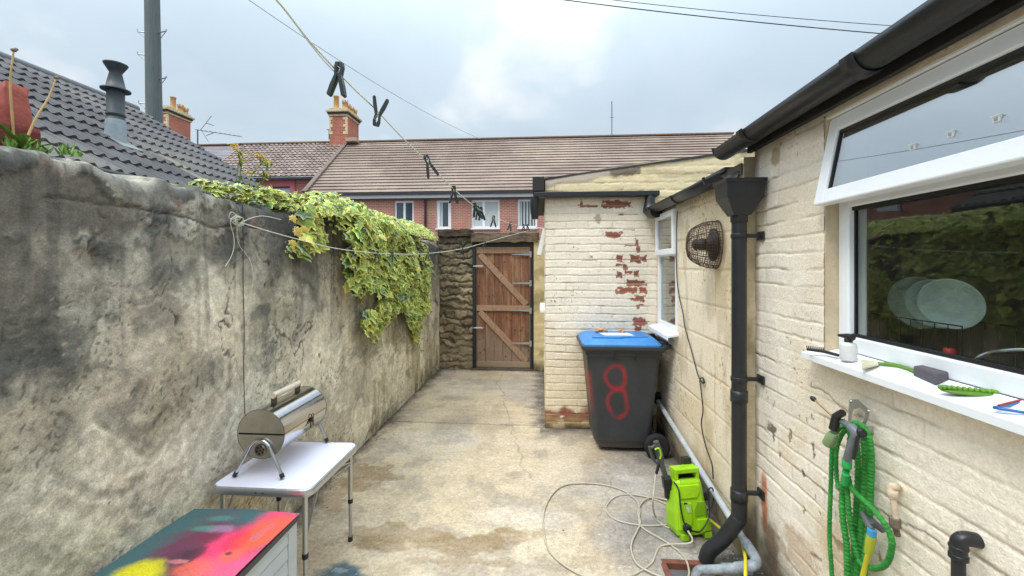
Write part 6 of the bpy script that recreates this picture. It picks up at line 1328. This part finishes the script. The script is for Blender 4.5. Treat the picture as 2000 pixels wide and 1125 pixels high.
m = MB(); a_ = R(3); arcshell(m, R(2), R(178), BR, bc.y, bc.y+BL); m.build('lid', ste, bq, fixn=True)
m = MB(); arcshell(m, R(180), R(360), BR-.002, bc.y, bc.y+BL); m.build('bowl', ste, bq, fixn=True)
for y, s_ in ((bc.y, -1), (bc.y+BL, 1)):
    for (a0, a1, nm) in ((2, 178, 'lid_end'), (182, 358, 'bowl_end')):
        m = MB(); pl = [Vector((bc.x+math.cos(R(a0+(a1-a0)*k/24))*BR, 0, bc.z+math.sin(R(a0+(a1-a0)*k/24))*BR)) for k in range(25)]; m.prism(pl, (0, y-.002, 0), (0, y+.002, 0)); m.build(nm, mat('brushed_end', (178, 174, 164), .28, metal=.9, var=.15, vscale=14), bq, .0012, fixn=True)
    rg_ = MB(); rg_.tube([(bc.x+math.cos(t_)*BR, y+s_*.002, bc.z+math.sin(t_)*BR) for t_ in np.linspace(0, 2*math.pi, 49)[:-1]], .0016, 5, closed=True); rg_.build('end_seam', dks, bq)
    m = MB(); m.bx(bc.x-BR+.004, bc.x+BR-.004, y-.001+(.002*-s_), y+.001+(.002*-s_), bc.z-.005, bc.z+.005); m.build('gap_strip', mat('dark_gap', (24, 22, 20), .8), bq)
m = MB(); vc = Vector((bc.x, bc.y-.004, bc.z-.078)); m.lathe([(.030, .0), (.030, .003), (.004, .003)], vc, (0,-1,0), 22); vt = m.build('air_vent', dks, bq)
m = MB()
for k in range(6): a = k*math.pi/3+.3; m.lathe([(.006, .003), (.006, .0042)], vc+Vector((math.cos(a)*.018, 0, math.sin(a)*.018)), (0,-1,0), 10)
m.lathe([(.004, .003), (.003, .006)], vc, (0,-1,0), 8); m.build('vent_holes', mat('vent_black', (14, 12, 12), .8), vt)
for y in (bc.y-.012, bc.y+BL+.012):
    cz = bc.z-.045; pts = [(bc.x-.118, y-.01, TZ+.016), (bc.x-.06, y, cz-.03), (bc.x-.045, y, cz-.005), (bc.x-.02, y, cz+.014), (bc.x+.02, y, cz+.014), (bc.x+.045, y, cz-.005), (bc.x+.06, y, cz-.03), (bc.x+.122, y-.01, TZ+.016)]
    pts = [(px_, py_+(0), pz_) for px_, py_, pz_ in pts]
    m = MB(); m.tube(smooth_path(pts, 5), .0085, 12); fo = m.build('foot_frame', ste, bq)
    for pnt, dn in ((pts[0], pts[1]), (pts[-1], pts[-2])):
        m = MB(); a0 = Vector(pnt); d_ = (Vector(dn)-a0).normalized(); m.tube([a0-d_*.010, a0+d_*.012], .0108, 12); m.build('rubber_foot', blk, fo)
m = MB(); hz = bc.z+BR+.040
for y in (bc.y+.10, bc.y+.31): MB().bx(bc.x-.016, bc.x+.016, y-.002, y+.002, bc.z+BR-.004, hz+.005).build('handle_bracket', dks, bq)
m = MB(); m.tube([(bc.x, bc.y+.09, hz), (bc.x, bc.y+.32, hz)], .0155, 16); m.build('handle', mat('pale_wood_handle', (206, 190, 170), .6, var=.15, vscale=18, bump=.2), bq, .003)
m = MB(); q = Vector((bc.x+BR+.003, bc.y+.24, bc.z-.005)); m.tube([q+Vector((0.004, math.cos(a)*.012, math.sin(a)*.014+.012)) for a in np.linspace(0, 6, 14)], .002, 6); m.bx(q.x-.002, q.x+.004, q.y-.012, q.y+.012, q.z-.018, q.z+.006); m.bx(q.x, q.x+.003, q.y-.02, q.y-.01, q.z-.045, q.z-.012); m.bx(q.x, q.x+.003, q.y+.004, q.y+.014, q.z-.04, q.z-.012); m.build('latch', mat('latch_dark', (70, 52, 44), .5, metal=.6, var=.4), bq)

# =================================================================== PAINTED STORAGE CHEST
LZ = .50; cx0, cx1, cy0, cy1 = -1.565, -1.088, .55, 1.785
ch = thing('storage_chest', 'grey slatted garden storage chest with spray-painted pink, orange, teal and yellow lid', 'chest', (-1.33, 1.2, 0))
us = np.linspace(cx0-.012, cx1+.010, 150); vs2 = np.linspace(cy0, cy1+.012, 330); U, V = np.meshgrid(us, vs2)
def lp(px, py): q = gZ(px, py, LZ); return q.x, q.y
c = np.zeros(U.shape+(3,))+lin(62, 96, 98)
def soft(px, py, ru, rv, k, seed):
    cu, cv = lp(px, py); n_ = fbm(U*9, V*9, seed, 4); d = np.sqrt(((U-cu)/ru)**2+((V-cv)/rv)**2)+(n_-.5)*.7; d = d+(vnoise(U*300, V*300, seed+1)-.5)*.22+(fbm(U*26, V*18, seed+3, 4)-.5)*(1.5 if ru < .06 else .3); return (1-sm(.45, 1.15, d))*k
c = mixc(c, lin(86, 88, 92), soft(430, 1010, .10, .08, .6, 1001))
c = mixc(c, lin(108, 46, 72), soft(385, 1070, .17, .17, .95, 1002)); c = mixc(c, lin(84, 40, 62), soft(330, 1120, .10, .10, .8, 1003))
c = mixc(c, lin(232, 60, 104), soft(462, 1075, .16, .16, .98, 1004)); c = mixc(c, lin(236, 70, 110), soft(545, 1012, .10, .09, .95, 1005)); c = mixc(c, lin(240, 84, 128), soft(440, 1115, .12, .10, .8, 1006))
c = mixc(c, lin(255, 92, 62), soft(510, 1048, .085, .13, .98, 1007)); c = mixc(c, lin(255, 90, 70), soft(545, 1030, .07, .08, .9, 1008)); c = mixc(c, lin(250, 98, 72), soft(450, 1092, .05, .04, .8, 1009)); c = mixc(c, lin(255, 110, 80), soft(380, 1122, .09, .06, .6, 1010))
c = mixc(c, lin(206, 190, 24), soft(268, 1128, .10, .07, 1.0, 1011)); c = mixc(c, lin(214, 200, 30), soft(235, 1160, .12, .12, 1.0, 1012))
c = mixc(c, lin(176, 140, 172), soft(435, 1040, .07, .035, .55, 1013)); c = mixc(c, lin(74, 136, 122), soft(395, 1037, .07, .028, .8, 1014)); c = mixc(c, lin(74, 136, 122), soft(435, 1017, .07, .025, .7, 1015))
c = mixc(c, lin(120, 36, 58), soft(410, 1058, .06, .05, .7, 1021)); c = mixc(c, lin(58, 30, 46), soft(372, 1096, .05, .05, .7, 1022)); c = mixc(c, lin(216, 40, 60), soft(470, 1060, .04, .08, .5, 1023))
c = mixc(c, lin(150, 104, 124), soft(525, 1032, .022, .05, .7, 1016)); c = mixc(c, lin(146, 104, 120), soft(503, 1050, .018, .035, .6, 1017)); c = mixc(c, lin(96, 56, 66), soft(447, 1088, .016, .012, .95, 1018)); c = mixc(c, lin(214, 130, 130), soft(350, 1107, .04, .012, .7, 1019))
gz = .020*np.sin(np.clip((V-cy0)/(cy1-cy0), 0, 1)*math.pi*.98)**.5-.020+.004*np.cos((U-cx0)/(cx1-cx0)*math.pi*2-math.pi)
grid('lid', np.stack([U, V, LZ+gz+.018], -1), c, mat('sprayed_lid', attr=True, rough=.5, var=.22, vscale=150, bump=.12, bscale=260), ch)
pg = mat('grey_slats', (178, 186, 190), .45, var=.06, vscale=10); pgd = mat('dark_grey_lid_edge', (70, 66, 70), .6)
m = MB(); m.bx(cx0-.012, cx1+.009, cy0, cy1+.011, LZ-.028, LZ-.004); m.build('lid_edge', pgd, ch, .004)
m = MB(); m.bx(cx0+.01, cx1-.012, cy0, cy1-.012, 0.0, LZ-.028)
zt2 = LZ-.030; nn_ = 7; hgt = (zt2-.02)/nn_
for k in range(nn_):
    z0_ = .02+k*hgt
    m.prism([Vector((cx1-.010, 0, z0_)), Vector((cx1+.0, 0, z0_+.004)), Vector((cx1-.004, 0, z0_+hgt*.97)), Vector((cx1-.010, 0, z0_+hgt*.97))], (0, cy0, 0), (0, cy1-.06, 0))
    m.prism([Vector((0, cy1-.010, z0_)), Vector((0, cy1+.0, z0_+.004)), Vector((0, cy1-.004, z0_+hgt*.97)), Vector((0, cy1-.010, z0_+hgt*.97))], (cx0+.02, 0, 0), (cx1-.04, 0, 0))
m.build('slatted_body', pg, ch, .0015, fixn=True)
m = MB(); m.bx(cx1-.04, cx1+.002, cy1-.058, cy1+.002, 0, zt2); m.bx(cx1-.04, cx1+.0025, cy0, cy1-.0585, zt2-.018, zt2+.0015); m.build('corner_post', pg, ch, .003)

# =================================================================== GRIT AND DEAD LEAVES ALONG THE EDGES
random.seed(21); gm = MB(); stones = [lin(120,112,98), lin(84,78,66), lin(160,150,132), lin(70,60,44), lin(188,182,168)]
for k in range(900):
    e_ = random.random()
    if e_ < .5: x = WX+.02+abs(random.gauss(0, .05)); y = random.uniform(1.9, 6.3)
    elif e_ < .62: x = random.uniform(-1.5, 0); y = 6.36-abs(random.gauss(0, .05))
    elif e_ < .74: x = .0-abs(random.gauss(0, .03)); y = random.uniform(4.1, 6.3)
    elif e_ < .9: x = 1.07-abs(random.gauss(0, .06)); y = random.uniform(2.3, 4.1)
    else: x = random.uniform(-1.4, 1.0); y = random.uniform(1.8, 5.5)
    if gx0-.05 < x < gx1+.05 and gy0-.05 < y < gy1+.05: continue
    r_ = random.uniform(.0015, .0055); gm.ell((x, y, .006+r_*.4), (r_*random.uniform(.7, 1.6), r_*random.uniform(.7, 1.4), r_*.7), 5, 3, (0, 0, random.uniform(0, 3)), col=random.choice(stones)*random.uniform(.7, 1.2))
for k in range(70):
    e_ = random.random(); x = WX+.03+abs(random.gauss(0, .07)) if e_ < .7 else 1.05-abs(random.gauss(0, .06)); y = random.uniform(2.4, 6.2) if e_ < .7 else random.uniform(2.5, 4.0)
    a = random.uniform(0, 6.28); l_ = random.uniform(.008, .018); d = Vector((math.cos(a), math.sin(a), random.uniform(-.1, .4)))*l_; sd2 = Vector((-math.sin(a), math.cos(a), .2))*l_*.5; q = Vector((x, y, .012))
    gm.add([q, q+d*.5+sd2, q+d, q+d*.5-sd2], [(0,1,2,3)], col=random.choice((lin(120,92,50), lin(90,66,40), lin(150,130,60))))
o = gm.build('grit_and_leaves', mat('grit', attr=True, rough=.95, var=.2, vscale=60)); o['kind'] = 'stuff'; o['label'] = 'loose grit and dead leaf bits along the foot of the walls'; o['category'] = 'litter'
